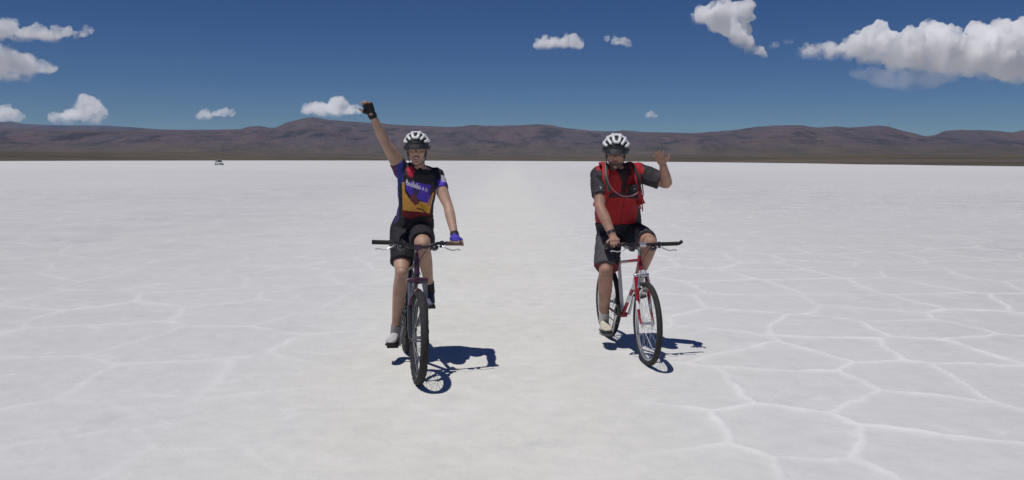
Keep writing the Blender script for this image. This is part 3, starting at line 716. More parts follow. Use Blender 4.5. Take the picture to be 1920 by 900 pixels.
def rider(kind, B, J):
    fem = kind == 'f'; sc = J['sc']
    hipc = J['pelvis']; off = Vector((B['root'].location.x-.02, B['root'].location.y+.1, 0))
    root = empty('person', off); tag(root, J['label'], 'person', 'riders on the bicycles')
    l, f = J['l'], J['f']
    skin = SKINW if fem else SKINM
    g = Geo()
    # trunk
    T = J['trunk']    # list of (centre, half width, half depth)
    g.loft([(c, l*w, f*d) for c, w, d in T], 28, 2.3)
    nk, hc = J['neck'], J['head']
    g.tube([nk-Vector((0, 0, .05)), nk+Vector((0, 0, .02)), hc-J['hf']*.012-Vector((0, 0, .03))], [.062*sc, .052*sc, .052*sc], 18)
    g.tube([J['shR']-l*-.02, nk-Vector((0, 0, .02)), J['shL']-l*.02], [.048*sc, .058*sc, .048*sc], 16, smooth=3)
    arm = (.052, .038, .040, .026) if fem else (.060, .043, .046, .030)
    for s in 'RL':
        g.ball(J['sh'+s], .060*sc if fem else .072*sc)
        limb(g, J['sh'+s], J['el'+s], J['wr'+s], arm[0]*.93, arm[1], arm[2], arm[3])
        th = (.082, .052, .055, .031) if fem else (.090, .059, .063, .036)
        limb(g, J['hip'+s], J['kn'+s], J['an'+s], th[0], th[1], th[2], th[3], 20, 1.03, .35, .3)
        kd = (J['kn'+s]-J['hip'+s]).normalized()-(J['an'+s]-J['kn'+s]).normalized()
        g.ball(J['kn'+s]+kd.normalized()*.02, th[1]*.82)
        cb = -kd.normalized(); c1_ = J['kn'+s].lerp(J['an'+s], .15)+cb*.008; c2_ = J['kn'+s].lerp(J['an'+s], .34)+cb*.022; c3_ = J['kn'+s].lerp(J['an'+s], .58)+cb*.010
        g.tube([c1_, c2_, c3_], [th[2]*.80, th[2]*.98, th[2]*.66], 14, smooth=4, round_ends=True)
        t1_ = J['hip'+s].lerp(J['kn'+s], .72); g.ball(t1_+(J['f']*.5+Vector((0, 0, .5)))*.018, th[1]*1.08)
    q, F, L, U = head(g, hc, J['hf'], J['hu'], sc*.99, fem)
    gl = {}
    for s in 'RL':
        h = J['hand'+s]; gv = Geo() if h.get('glove') else None; gl[s] = gv
        hand(g, J['wr'+s], h['d'], h['n'], h['ts'], sc*(.93 if fem else 1.0), h['curl'], h.get('spread', 4), h.get('tc', 25), gv)
    body = fuse(g, 'body', skin, root, voxel=.0045, it=2, off=off)
    for s in 'RL':
        if gl[s] is not None:
            gl[s].tube([J['wr'+s].lerp(J['el'+s], .12), J['wr'+s]], [.034, .034], 14)
            fuse(gl[s], 'glove', J['hand'+s]['glove'], root, voxel=.0045, it=2, off=off, fn=J['hand'+s].get('fn'))
    # face details
    for y in (-1, 1):
        if fem:
            g = Geo(); g.ball(q(.070, y*.030, .018), .0135*sc); e = build(g, 'eye', EYEW, root, off=off)
            g = Geo(); g.ball(q(.0795, y*.030, .018), .0062*sc); i_ = build(g, 'iris', EYED, e, off=off)
    if fem:
        g = Geo(); g.tube([q(.086, -.024, -.046), q(.094, -.012, -.043), q(.0955, 0, -.0445), q(.094, .012, -.043), q(.086, .024, -.046)], [.003, .0045, .004, .0045, .003], 8, smooth=3)
        g.tube([q(.086, -.024, -.046), q(.091, -.012, -.060), q(.092, 0, -.063), q(.091, .012, -.060), q(.086, .024, -.046)], [.003, .0045, .005, .0045, .003], 8, smooth=3); build(g, 'lips', LIP, root, off=off)
        g = Geo(); g.loft([(q(.0885, 0, -.047), L*.018, F*.004), (q(.0885, 0, -.057), L*.013, F*.004)], 14); build(g, 'teeth', TEETH, root, off=off)
    else:
        g = Geo(); g.tube([q(.086, -.024, -.050), q(.093, -.010, -.048), q(.094, 0, -.049), q(.093, .010, -.048), q(.086, .024, -.050)], [.003, .0045, .004, .0045, .003], 8, smooth=3)
        g.tube([q(.086, -.022, -.051), q(.092, 0, -.056), q(.086, .022, -.051)], [.003, .005, .003], 8, smooth=3); build(g, 'lips', LIP, root, off=off)
        sg = empty('sunglasses'); sg.parent = root
        for y in (-1, 1):
            g = Geo(); rings = []
            g.loft([(q(.086, y*.030, .019)+F*t, L*.028*k, U*.019*k) for t, k in ((-.006, .7), (-.002, .97), (.003, 1), (.006, .8))], 18, 2.6); build(g, 'lens', LENS, sg, off=off)
            g = Geo(); g.tube([q(.084, y*.056, .024), q(.055, y*.072, .022), q(-.01, y*.080, .016)], .003, 6); build(g, 'temple', HDARK, sg, off=off)
        g = Geo(); g.tube([q(.092, -.010, .024), q(.098, 0, .027), q(.092, .010, .024)], .003, 6); build(g, 'bridge', HDARK, sg, off=off)
        g = Geo(); g.loft([(q(.030, 0, -.060), L*.058, F*.060), (q(.034, 0, -.078), L*.052, F*.054), (q(.044, 0, -.096), L*.036, F*.040), (q(.050, 0, -.108), L*.020, F*.022)], 22)
        build(g, 'beard', material('stubble', (.10, .065, .05), .9, var=.4, vscale=120, bump=.5), root, off=off)
    g = Geo(); g.ball(q(-.028, 0, .004), L*.080*sc, F*.082*sc, U*.075*sc, 22, 14)
    if fem: g.ball(q(-.07, 0, -.05), L*.045, F*.03, U*.06)
    build(g, 'hair', HAIRD, root, off=off)
    helmet(root, q, F, L, U, off, HWHITE, HDARK, sc*(1.0 if fem else 1.02))
    return root, off, q, F, L, U

# --- the rider with the raised fist
def inpoly(x, y, poly):
    r = np.zeros(len(x), bool); n = len(poly)
    for i in range(n):
        x1, y1 = poly[i]; x2, y2 = poly[(i+1) % n]
        c = ((y1 > y) != (y2 > y)); r ^= c & (x < (x2-x1)*(y-y1)/((y2-y1) if y2 != y1 else 1e-9)+x1)
    return r
def near_line(x, y, pts, w):
    r = np.zeros(len(x), bool)
    for (x1, y1), (x2, y2) in zip(pts[:-1], pts[1:]):
        t = np.clip(((x-x1)*(x2-x1)+(y-y1)*(y2-y1))/max(1e-9, (x2-x1)**2+(y2-y1)**2), 0, 1)
        r |= np.hypot(x-x1-t*(x2-x1), y-y1-t*(y2-y1)) < w
    return r
th = R(12); f1 = Vector((math.sin(th), -math.cos(th), 0)); l1 = Vector((math.cos(th), math.sin(th), 0))
PR, PL_ = B1['ped'][1], B1['ped'][0]
gripL = B1['grip'](B1['W2']-.055)
J = dict(sc=.97, l=l1, f=f1, label='rider in a purple and gold cycling top and black shorts, right fist raised high',
         pelvis=P(772, 436, 6.70), neck=P(785, 314, 6.50), head=P(782, 284, 6.43)+Vector((0, 0, 0)), hf=Vector((.02, -1, -.02)), hu=Vector((-.03, .05, 1)),
         shR=P(754, 320, 6.50), shL=P(817, 330, 6.56), elR=P(722, 266, 6.38), wrR=P(697, 214, 6.27), elL=P(840, 386, 6.40),
         hipR=P(755, 434, 6.66), hipL=P(789, 436, 6.69), knR=P(753, 511, 6.37), knL=P(793, 460, 6.24))
J['wrL'] = gripL+Vector((-.005, .075, .045))
J['anR'] = PR+Vector((.01, .105, .105)); J['anL'] = PL_+Vector((-.005, .10, .125))
J['trunk'] = [(P(772, 452, 6.70), .10, .085), (P(772, 440, 6.70), .152, .115), (P(773, 424, 6.69), .160, .118), (P(777, 404, 6.66), .138, .098), (P(780, 384, 6.62), .128, .092), (P(782, 362, 6.58), .142, .104), (P(784, 342, 6.54), .152, .108), (P(785, 328, 6.52), .150, .094), (P(785, 318, 6.51), .115, .070), (P(785, 311, 6.50), .06, .055)]
GLB = material('glove_black', (.018, .016, .018), .8); GLP = material('glove_purple', (1, 1, 1), .7, attr='pattern')
wl = J['wrL'].copy()
def glove_paint(me, co):
    up = co[:, 2]-wl.z; fy = -(co[:, 1]-wl.y)
    c = np.tile(np.array([.018, .018, .022]), (len(co), 1)); c[fy > .022] = (.07, .05, .42); paint(me, c)
J['handR'] = dict(d=(P(685, 186, 6.24)-P(697, 214, 6.27)), n=(-.25, -1, .1), ts=-1, curl=(22, 42, 28), spread=2, tc=70, glove=GLB)
J['handL'] = dict(d=(gripL+Vector((0, -.012, .034))-J['wrL']), n=(0, -.25, -1), ts=1, curl=(50, 72, 45), spread=2, tc=50, glove=GLP, fn=glove_paint)
r1, off1, q1, F1h, L1h, U1h = rider('f', B1, J)
JW = J
def top_pattern(me, co):
    c0 = np.array(P(780, 365, 6.6)); d = co-c0
    s = d @ np.array(l1); z = co[:, 2]; fr = d @ np.array(f1)
    # u,v in the units of the printed front (0..100): left..right, top..bottom
    zt, zb = P(785, 314, 6.5).z, P(775, 413, 6.66).z
    u = (s+.165)/.33*100+7; v = (zt-z)/(zt-zb)*100
    c = np.tile(np.array([.014, .012, .022]), (len(co), 1))
    def put(m, col): c[m] = col
    put((u < 22) & (v < 30), (.025, .035, .22)); put((u < 8) & (v < 28), (.09, .02, .07))
    put((u < 15) & (v > 28), (.045, .040, .24)); put((u > 8) & (u < 13) & (v > 40), (.05, .025, .07))
    front = fr > -.02
    m = front
    put(m & inpoly(u, v, [(30, 1), (44, -3), (50, 7), (43, 19), (33, 15)]), (.42, .012, .04))
    put(m & inpoly(u, v, [(27, 27), (40, 25), (96, 33), (98, 22), (92, 62), (72, 66), (64, 60), (40, 52), (30, 40)]), (.085, .04, .46))
    put(m & inpoly(u, v, [(46, 36), (62, 42), (56, 52), (46, 50)]), (.05, .035, .10))
    put(m & inpoly(u, v, [(88, 26), (97, 26), (97, 60), (86, 52)]), (.045, .04, .05))
    put(m & inpoly(u, v, [(20, 27), (26, 26), (27, 44), (38, 58), (52, 56), (62, 62), (82, 66), (94, 46), (98, 46), (88, 90), (60, 88), (24, 84)]), (.68, .34, .06))
    put(m & inpoly(u, v, [(40, 51), (50, 48), (64, 66), (52, 70), (40, 60)]), (.16, .04, .05))
    put(m & inpoly(u, v, [(58, 68), (66, 64), (84, 76), (80, 82)]), (.50, .30, .02))
    put(m & inpoly(u, v, [(84, 60), (95, 50), (88, 72), (82, 70)]), (.40, .20, .15))
    put(m & near_line(u, v, [(58, 76), (70, 78), (86, 90)], 1.6), (.16, .05, .04))
    put(m & inpoly(u, v, [(22, 79), (60, 82), (90, 86), (92, 110), (22, 110)]), (.16, .010, .016))
    # slanted white script across the chest (worn, only its rhythm can be read)
    sl_ = lambda x: 24+(x-28)*.27
    P2 = []
    for k, (x, hh) in enumerate([(30, 9), (35, 5), (40, 5), (44.5, 9), (49, 5), (54, 8), (60, 5), (68, 5), (76, 5)]):
        y = sl_(x)+4; put(m & near_line(u, v, [(x, y+2), (x+1, y+2-hh), (x+3, y+2-hh*.3), (x+3.5, y+2.3)], 1.0), (.62, .60, .68))
    put(m & near_line(u, v, [(30, sl_(30)+6.3), (62, sl_(62)+6.0)], .9), (.62, .60, .68))
    # sleeve on the gripping arm
    sv = (s > .150); put(sv & (v > 22), (.075, .04, .42)); put(sv & (v > 14) & (v < 26) & (s > .185), (.45, .43, .48)); put(sv & (s > .215) & (v > 28), (.015, .012, .022))
    put((v < 14) & (u > 63), (.012, .011, .014))
    paint(me, c)
g = Geo(); ex = .012
g.loft([(c+(Vector((0, 0, 0))), l1*(w+ex), f1*(d+ex)) for c, w, d in J['trunk'][2:9]], 30, 2.3)
g.tube([J['shR']+l1*.02, J['neck']-Vector((0, 0, .028)), J['shL']-l1*.02], [.062, .064, .060], 16, smooth=3)
for s, k in (('R', .26), ('L', .42)):
    e = J['sh'+s].lerp(J['el'+s], k+.05)
    g.ball(J['sh'+s], .070); g.tube([J['sh'+s], J['sh'+s].lerp(J['el'+s], k*.5), e], [.066, .064, .060], 18)
fuse(g, 'jersey', material('printed_jersey', (1, 1, 1), .75, attr='pattern', bump=.15, bscale=200), r1, voxel=.0045, it=2, off=off1, wr=.006, wscale=11, fn=top_pattern)
def shorts(g, J, ex, k, hem=.0, trunk_n=4):
    g.loft([(c, J['l']*(w+ex), J['f']*(d+ex)) for c, w, d in J['trunk'][:trunk_n]], 28, 2.3)
    for s in 'RL':
        h, kn = J['hip'+s], J['kn'+s]; kk = k[s] if isinstance(k, dict) else k
        r0, r1_ = J['thr']
        g.tube([h+(h-kn)*.05, h.lerp(kn, kk*.35), h.lerp(kn, kk*.7), h.lerp(kn, kk)], [r0+ex, r0+ex*1.1, (r0+r1_)/2+ex*1.3+hem*.5, r1_+ex*1.2+hem], 22, smooth=3)
J['thr'] = (.086, .070)
g = Geo(); shorts(g, J, .0155, {'R': .76, 'L': .80}, .004, 4)
fuse(g, 'shorts', material('shorts_black', (.013, .012, .017), .8, var=.3), r1, voxel=.005, it=3, off=off1, wr=.010, wscale=9)
SHW = material('shoe_grey', (.50, .48, .48), .6, var=.2); SHD = material('shoe_dark', (.03, .035, .05), .6); SOLE = material('sole_black', (.02, .02, .02), .8)
shoe(r1, off1, J['anR'], PR+Vector((0, 0, .012)), Vector((0, .12, 1)), .90, SHW, SOLE)
shoe(r1, off1, J['anL'], PL_+Vector((0, 0, .012)), Vector((0, -.12, 1)), .90, material('shoe_slate', (.10, .11, .15), .6, var=.3), SOLE)
g = Geo(); g.tube([J['anR']-Vector((0, 0, .03)), J['anR'].lerp(J['knR'], .10)], [.042, .041], 16); build(g, 'sock', material('sock_grey', (.3, .28, .28), .9), r1, off=off1)
g = Geo(); g.tube([J['anL']-Vector((0, 0, .03)), J['anL'].lerp(J['knL'], .16)], [.042, .043], 16); build(g, 'sock', material('sock_black', (.02, .02, .025), .9), r1, off=off1)

# --- the rider waving with a bent arm
th = R(10.6); f2 = Vector((math.sin(th), -math.cos(th), 0)); l2 = Vector((math.cos(th), math.sin(th), 0))
PR, PL_ = B2['ped'][1], B2['ped'][0]
gripR = B2['grip'](-B2['W2']+.073)
J = dict(sc=1.03, l=l2, f=f2, label='broad rider in a red and black top with a backpack, waving with one bent arm',
         pelvis=P(1160, 430, 7.2), neck=P(1157, 315, 6.90), head=P(1154, 289, 6.82), hf=Vector((-.10, -1, -.16)), hu=Vector((.03, -.1, 1)),
         shR=P(1125, 329, 6.98), shL=P(1196, 322, 6.96), elR=P(1125, 388, 6.80), elL=P(1250, 344, 6.88), wrL=P(1243, 309, 6.72),
         hipR=P(1143, 434, 7.18), hipL=P(1176, 434, 7.20), knR=P(1136, 506, 6.90), knL=P(1219, 456, 6.82))
J['wrR'] = gripR+Vector((.0, .080, .050))
J['anR'] = PR+Vector((-.005, .11, .115)); J['anL'] = PL_+Vector((.0, .10, .13))
J['trunk'] = [(P(1160, 446, 7.2), .12, .10), (P(1160, 434, 7.2), .180, .138), (P(1160, 418, 7.17), .188, .150), (P(1158, 400, 7.12), .183, .155), (P(1158, 380, 7.06), .178, .148), (P(1158, 360, 7.01), .182, .145), (P(1158, 342, 6.97), .186, .138), (P(1158, 328, 6.94), .178, .115), (P(1158, 319, 6.92), .135, .085), (P(1158, 311, 6.90), .065, .060)]
J['handL'] = dict(d=(P(1232, 280, 6.66)-P(1243, 309, 6.72)), n=(-.2, -1, -.15), ts=1, curl=(16, 24, 18), spread=7, tc=35)
J['handR'] = dict(d=(gripR+Vector((0, -.012, .036))-J['wrR']), n=(.1, -.3, -1), ts=-1, curl=(50, 72, 45), spread=2, tc=50)
r2, off2, q2, F2h, L2h, U2h = rider('m', B2, J)
def red_pattern(me, co):
    c0 = np.array(P(1158, 365, 7.0)); d = co-c0
    s = d @ np.array(l2); z = co[:, 2]; fr = d @ np.array(f2)
    c = np.tile(np.array([.36, .012, .016]), (len(co), 1)); dk = (.035, .030, .036)
    ztop = P(1158, 318, 6.92).z; v = ztop-z
    c[(np.abs(s+.0) > .160-.05*np.clip((.22-v)/.2, 0, 1)) & (v > .035) & (v < .26)] = dk
    c[(np.abs(s) > .175)&(v > .01)&(v<.30)] = dk
    c[(fr < -.02) & (v < .3)] = dk
    c[(s < -.172)&(v>=.26)] = (.30, .03, .035)
    c[(np.abs(s-.022) < .0035) & (fr > 0)] = (.10, .006, .01)
    c[(v < .23) & (np.abs(s+.0) < .022+.05*np.clip(.10-v, 0, .1)/.1) & (fr > 0)] = (.03, .012, .016)
    c[(v > .19) & (v < .235) & (np.abs(s) < .12) & (fr > 0)] = (.05, .012, .02)
    c[near_line(s, z, [(-.215, P(1113, 349, 6.9).z), (-.20, P(1113, 351, 6.9).z)], .012) & (fr > -.05)] = (.30, .29, .30)
    c[(s > .172) | (s < -.20)] = dk
    paint(me, c)
g = Geo(); ex = .013
g.loft([(c, l2*(w+ex), f2*(d+ex)) for c, w, d in J['trunk'][2:9]], 30, 2.3)
g.tube([J['shR']+l2*.02, J['neck']-Vector((0, 0, .030)), J['shL']-l2*.02], [.072, .074, .072], 16, smooth=3)
for s, k in (('R', .66), ('L', .78)):
    e = J['sh'+s].lerp(J['el'+s], k); g.ball(J['sh'+s], .083)
    g.tube([J['sh'+s], J['sh'+s].lerp(J['el'+s], k*.5), e], [.080, .080, .074], 18)
fuse(g, 'jersey', material('red_jersey', (1, 1, 1), .75, attr='pattern', bump=.15, bscale=200), r2, voxel=.005, it=2, off=off2, wr=.008, wscale=9, fn=red_pattern)
J['thr'] = (.094, .078); kR, hR, kL, hL = J['knR'].copy(), J['hipR'].copy(), J['knL'].copy(), J['hipL'].copy()
def short_pattern(me, co):
    c = np.tile(np.array([.016, .016, .026]), (len(co), 1)); s = (co-np.array(hR)) @ np.array(l2)
    c[(s < -.045) & (co[:, 2] < hR.z-.03)] = (.07, .065, .075)
    c[(co[:, 2] < kR.z+.055) & (s < .12)] = (.14, .02, .035)
    dl = np.array(kL-hL); t = ((co-np.array(hL)) @ dl)/(dl @ dl)
    c[(t > .62) & (co[:, 0] > hL.x+.02)] = (.085, .085, .088)
    paint(me, c)
g = Geo(); shorts(g, J, .016, {'R': .95, 'L': .84}, .004, 3)
fuse(g, 'shorts', material('shorts_navy', (1, 1, 1), .8, attr='pattern', var=.2), r2, voxel=.005, it=3, off=off2, wr=.012, wscale=8, fn=short_pattern)
SHC = material('shoe_cream', (.56, .52, .42), .65, var=.15)
shoe(r2, off2, J['anR'], PR+Vector((0, 0, .012)), Vector((0, .1, 1)), 1.02, SHC, SOLE, trim=SHC)
shoe(r2, off2, J['anL'], PL_+Vector((0, 0, .012)), Vector((0, -.1, 1)), 1.02, SHC, SOLE, trim=SHC)
SOCKW = material('sock_white', (.55, .53, .48), .9)
for s in 'RL':
    g = Geo(); g.tube([J['an'+s]-Vector((0, 0, .03)), J['an'+s].lerp(J['kn'+s], .14)], [.046, .046], 16); build(g, 'sock', SOCKW, r2, off=off2)
g = Geo(); w = J['wrR'].lerp(J['elR'], .12); g.tube([w, J['wrR'].lerp(J['elR'], .2)], [.036, .037], 16); build(g, 'watch_strap', HDARK, r2, off=off2)

# --- backpack with drinking tube and chest pouch
bo = off2.copy(); bo.z = 1.0
bp_ = empty('backpack', bo); tag(bp_, 'red and black hydration backpack worn by the waving rider, tube and pouch on its straps', 'backpack')
REDC = material('red_cloth', (.34, .014, .02), .75, var=.2, vscale=60); BLKC = material('black_cloth', (.02, .02, .022), .8); GRNC = material('green_webbing', (.02, .13, .075), .8)
cb = P(1158, 350, 6.98); back = -f2
g = Geo(); g.loft([(cb+back*.22+Vector((0, 0, z)), l2*w, back*d) for z, w, d in ((-.19, .10, .05), (-.15, .135, .085), (0, .145, .09), (.13, .13, .075), (.19, .09, .04))], 22, 3)
fuse(g, 'pack', REDC, bp_, voxel=.007, it=2, off=bo, wr=.006)
for s, y in (('R', -1), ('L', 1)):
    sh = J['sh'+s]; base = J['neck']+l2*y*.115
    pts = [cb+back*.15+l2*y*.085+Vector((0, 0, .13)), base+back*.055+Vector((0, 0, .035)), base+f2*.04+Vector((0, 0, .024)), base+f2*.128+l2*y*.022+Vector((0, 0, -.085)), cb+f2*.150+l2*y*.135+Vector((0, 0, -.03)), cb+f2*.07+l2*y*.195+Vector((0, 0, -.13)), cb+back*.12+l2*y*.15+Vector((0, 0, -.17))]
    g = Geo(); g.tube(pts, .030, 14, smooth=6, flat=(tuple(f2+Vector((0, 0, 1))), .42)); st = build(g, 'shoulder_strap', REDC, bp_, off=bo)
    g = Geo(); g.tube([p+f2*.020+Vector((0, 0, .004)) for p in pts[2:5]], .013, 10, smooth=6); build(g, 'strap_webbing', GRNC if y < 0 else BLKC, st, off=bo)
g = Geo(); a = J['neck']
tb = [a-l2*.125+f2*.07+Vector((0, 0, .045)), a-l2*.14+f2*.155+Vector((0, 0, -.06)), a-l2*.10+f2*.185+Vector((0, 0, -.165)), a-l2*.02+f2*.205+Vector((0, 0, -.225)), a+l2*.06+f2*.205+Vector((0, 0, -.225)), a+l2*.115+f2*.20+Vector((0, 0, -.20))]
g.tube(tb, .0050, 8, smooth=8); build(g, 'drinking_tube', material('tube_pink', (.26, .10, .13), .4), bp_, off=bo)
g = Geo(); pc = P(1186, 356, 6.80); g.box(pc, l2*.036, f2*.022, (0, 0, .042)); pch = build(g, 'chest_pouch', BLKC, bp_, off=bo, smooth=False, bevel=.008)
g = Geo(); g.box(P(1186, 367, 6.80), l2*.038, f2*.020, (0, 0, .022)); build(g, 'pouch_base', BLKC, pch, off=bo, smooth=False, bevel=.006)
g = Geo(); g.box(P(1190, 354, 6.77), l2*.008, f2*.004, (0, 0, .006)); build(g, 'pouch_buckle', GREYM, pch, off=bo, smooth=False)
g = Geo(); g.box(P(1191, 322, 6.83), l2*.014, f2*.006, (0, 0, .016)); build(g, 'strap_patch', material('olive_patch', (.30, .30, .20), .7), bp_, off=bo, smooth=False, bevel=.003)
for k in (0, 1):
    g = Geo(); g.tube([P(1200+k*4, 345, 6.93), P(1203+k*3, 362, 6.92), P(1199+k*5, 378, 6.93), P(1202+k*3, 392+k*4, 6.93)], .005, 6, smooth=4); build(g, 'loose_webbing', REDC, bp_, off=bo)

# ---------------------------------------------------------------- clouds
def cloud_mat(name, dens, L, ero, zl, zh, tilt):
    m = bpy.data.materials.new(name); m.use_nodes = True; t = m.node_tree; t.nodes.clear()
    o = t.nodes.new('ShaderNodeOutputMaterial'); v = t.nodes.new('ShaderNodeVolumeScatter')
    v.inputs['Color'].default_value = (.968, .966, .962, 1); v.inputs['Anisotropy'].default_value = 0
    tc = t.nodes.new('ShaderNodeTexCoord'); n = t.nodes.new('ShaderNodeTexNoise'); n.inputs['Scale'].default_value = 1/L; n.inputs['Detail'].default_value = 5; n.inputs['Roughness'].default_value = .62
    n.inputs['Distortion'].default_value = .4
    t.links.new(tc.outputs['Object'], n.inputs['Vector'])
    r = t.nodes.new('ShaderNodeMapRange'); r.inputs['From Min'].default_value = ero; r.inputs['From Max'].default_value = ero+.30; r.inputs['To Min'].default_value = 0; r.inputs['To Max'].default_value = dens
    t.links.new(n.outputs['Fac'], r.inputs['Value']); sp = t.nodes.new('ShaderNodeSeparateXYZ'); t.links.new(tc.outputs['Object'], sp.inputs[0])
    M = lambda op, a, b: (lambda n: ([t.links.new(q, n.inputs[i]) if not isinstance(q, (int, float)) else setattr(n.inputs[i], 'default_value', q) for i, q in ((0, a), (1, b))], setattr(n, 'operation', op), n.outputs[0])[2])(t.nodes.new('ShaderNodeMath'))
    zz = M('ADD', M('ADD', sp.outputs['Z'], M('MULTIPLY', sp.outputs['X'], tilt)), M('MULTIPLY', n.outputs['Fac'], (zh-zl)*1.2))
    r2 = t.nodes.new('ShaderNodeMapRange'); t.links.new(zz, r2.inputs['Value'])
    for k, q in (('From Min', zl+(zh-zl)*.6), ('From Max', zh+(zh-zl)*.6), ('To Min', .0), ('To Max', 1)): r2.inputs[k].default_value = q
    t.links.new(M('MULTIPLY', r.outputs['Result'], M('MULTIPLY', r2.outputs['Result'], r2.outputs['Result'])), v.inputs['Density'])
    t.links.new(v.outputs[0], o.inputs['Volume']); return m
def cloud(label, D, blobs, dens, voxel=32, seed=1, amp=1., squash=1., extra=7, ero=.37, grow=1.34, tilt=0., soft=.4):
    rg = random.Random(seed); zb = min(P(x, y+r*.85, D).z for x, y, r in blobs); g = Geo(); k = D/FPX
    c0 = P(blobs[0][0], blobs[0][1], D)
    for x, y, r in blobs:
        rr = r*k*grow; c = P(x, y, D)+Vector((0, rg.uniform(-.7, .7)*rr, 0))
        g.ball(c, (rr*.86, 0, 0), (0, rr*1.1, 0), (0, 0, rr*.82*squash), 12, 8)
        for q in range(extra):
            a = rg.uniform(0, 2*math.pi); e = rg.uniform(-.35, 1.2); q2 = rr*rg.uniform(.28, .5)
            d = Vector((math.cos(a)*math.cos(e), math.sin(a)*math.cos(e), math.sin(e)*squash))
            g.ball(c+d*rr*.78, q2)
    sc = max(.35, min(1, sum(b[2] for b in blobs)/len(blobs)/20))
    def rough(me, co):
        n = len(co); no = np.empty(n*3); me.vertex_normals.foreach_get('vector', no); no = no.reshape(-1, 3)
        L = 260*sc
        w = np.stack([vnoise(co/L*.8, 71), vnoise(co/L*.8, 72), vnoise(co/L*.8, 73)], 1)*.5
        d = (1-2*np.abs(fbm(co/L+w, 4, 75)))-.6
        d2 = fbm(co/(L*.28), 3, 79)
        co2 = co+no*(d*95*sc*amp+d2*34*sc*amp)[:, None]
        me.vertices.foreach_set('co', (co2-np.array(off)).ravel())
    off = c0
    base = [(P(x, y, D).z-r*k*grow*.95-c0.z+tilt*(P(x, y, D).x-c0.x)) for x, y, r in blobs]; top_ = [(P(x, y, D).z+r*k*grow*.9-c0.z+tilt*(P(x, y, D).x-c0.x)) for x, y, r in blobs]
    zl, zt = float(np.percentile(base, 20)), float(np.percentile(top_, 80))
    o = fuse(g, 'cloud', cloud_mat('cloud_vapour', dens*1.15, 380*sc, ero, zl, zl+(zt-zl)*soft, tilt), None, voxel=voxel, it=2, off=c0, fn=rough)
    o.location = c0
    tag(o, label, 'cloud', 'fair weather clouds'); return o
cloud('largest cloud, a long white and grey bank piled up at the right edge', 19500,
      [(1508, 103, 13), (1530, 98, 15), (1558, 100, 14), (1588, 98, 17), (1615, 88, 22), (1640, 76, 24), (1662, 92, 26), (1700, 98, 30), (1735, 76, 25), (1762, 84, 25), (1725, 118, 24), (1785, 100, 26), (1808, 112, 28), (1835, 108, 26),
       (1850, 70, 24), (1880, 66, 22), (1910, 64, 22), (1940, 70, 28), (1860, 106, 30), (1895, 112, 32), (1935, 116, 34), (1845, 135, 20), (1905, 145, 18), (1765, 130, 22), (1685, 118, 18), (1640, 110, 18), (1970, 96, 38), (2020, 105, 40), (2080, 115, 36)], .022, 34, 1, tilt=.13, soft=.5)
cloud('thin grey veil of cloud hanging just below the largest cloud', 20000, [(1620, 140, 12), (1650, 145, 16), (1685, 152, 18), (1715, 160, 16), (1745, 150, 16), (1775, 145, 14), (1605, 138, 10), (1700, 150, 26), (1670, 146, 22), (1735, 150, 24)], .0006, 40, 2, squash=.6, grow=1.6, extra=2, ero=.3, amp=.6)
cloud('tall white cloud tapering down to the right, topmost in the sky', 19000,
      [(1306, 38, 11), (1322, 28, 15), (1348, 24, 17), (1372, 24, 15), (1394, 18, 14), (1402, 28, 11), (1345, 42, 17), (1370, 48, 17), (1396, 56, 13), (1380, 70, 15), (1392, 86, 14), (1410, 92, 11), (1424, 95, 8), (1432, 102, 6)], .022, 26, 3, tilt=.55, soft=.3)
cloud('faint scrap of cloud beside the lower tip of the topmost cloud', 19000, [(1448, 90, 7), (1456, 84, 6), (1474, 79, 5), (1482, 78, 4)], .0022, 20, 4)
cloud('small flat white cloud high above the gap between the two riders', 19500, [(1010, 84, 9), (1024, 82, 11), (1040, 83, 10), (1055, 85, 8), (1068, 76, 10), (1078, 82, 11), (1086, 86, 7)], .013, 20, 5)
cloud('little pale cloud above the right rider, beside the small flat one', 19500, [(1139, 72, 5), (1154, 77, 7), (1168, 79, 8), (1178, 84, 5), (1187, 91, 3)], .008, 16, 6)
cloud('bright cloud sitting on the hilltop beside the raised fist', 22000, [(577, 206, 9), (592, 205, 12), (610, 208, 13), (627, 194, 11), (640, 191, 9), (645, 203, 11), (660, 206, 8), (672, 207, 7), (630, 212, 12)], .013, 24, 7)
cloud('pair of soft pale puffs low over the left hills', 21000, [(376, 219, 7), (386, 218, 10), (405, 213, 6), (420, 211, 8), (433, 211, 7)], .008, 20, 8, amp=.6)
cloud('long ragged cloud streak at the top left edge of the sky', 19000, [(-15, 60, 20), (5, 56, 16), (15, 47, 12), (30, 66, 12), (50, 66, 12), (68, 61, 12), (85, 67, 12), (96, 73, 10), (110, 61, 10), (128, 62, 9), (145, 67, 6), (158, 63, 6), (168, 57, 7)], .011, 24, 9)
cloud('broad dull grey cloud below the long streak at the left edge', 19500, [(-30, 125, 30), (0, 110, 19), (20, 114, 19), (38, 122, 19), (8, 135, 20), (42, 140, 14), (66, 126, 11), (84, 127, 10), (100, 129, 7)], .0075, 28, 10)
cloud('small cloud resting on the hills at the far left edge', 22500, [(0, 216, 13), (15, 214, 12), (30, 219, 8), (-18, 220, 15)], .010, 24, 11)
cloud('upswept cloud rising over the dark hills at the left', 22500, [(104, 222, 10), (118, 223, 11), (135, 219, 12), (150, 213, 13), (166, 206, 15), (181, 208, 13), (191, 214, 9), (160, 190, 10), (155, 182, 6), (172, 194, 12), (126, 230, 9), (175, 225, 12)], .010, 26, 12)
cloud('tiny pale cloud dot low above hills near the waving hand', 21000, [(1215, 217, 5), (1221, 215, 6), (1228, 218, 4)], .006, 16, 13, amp=.5)

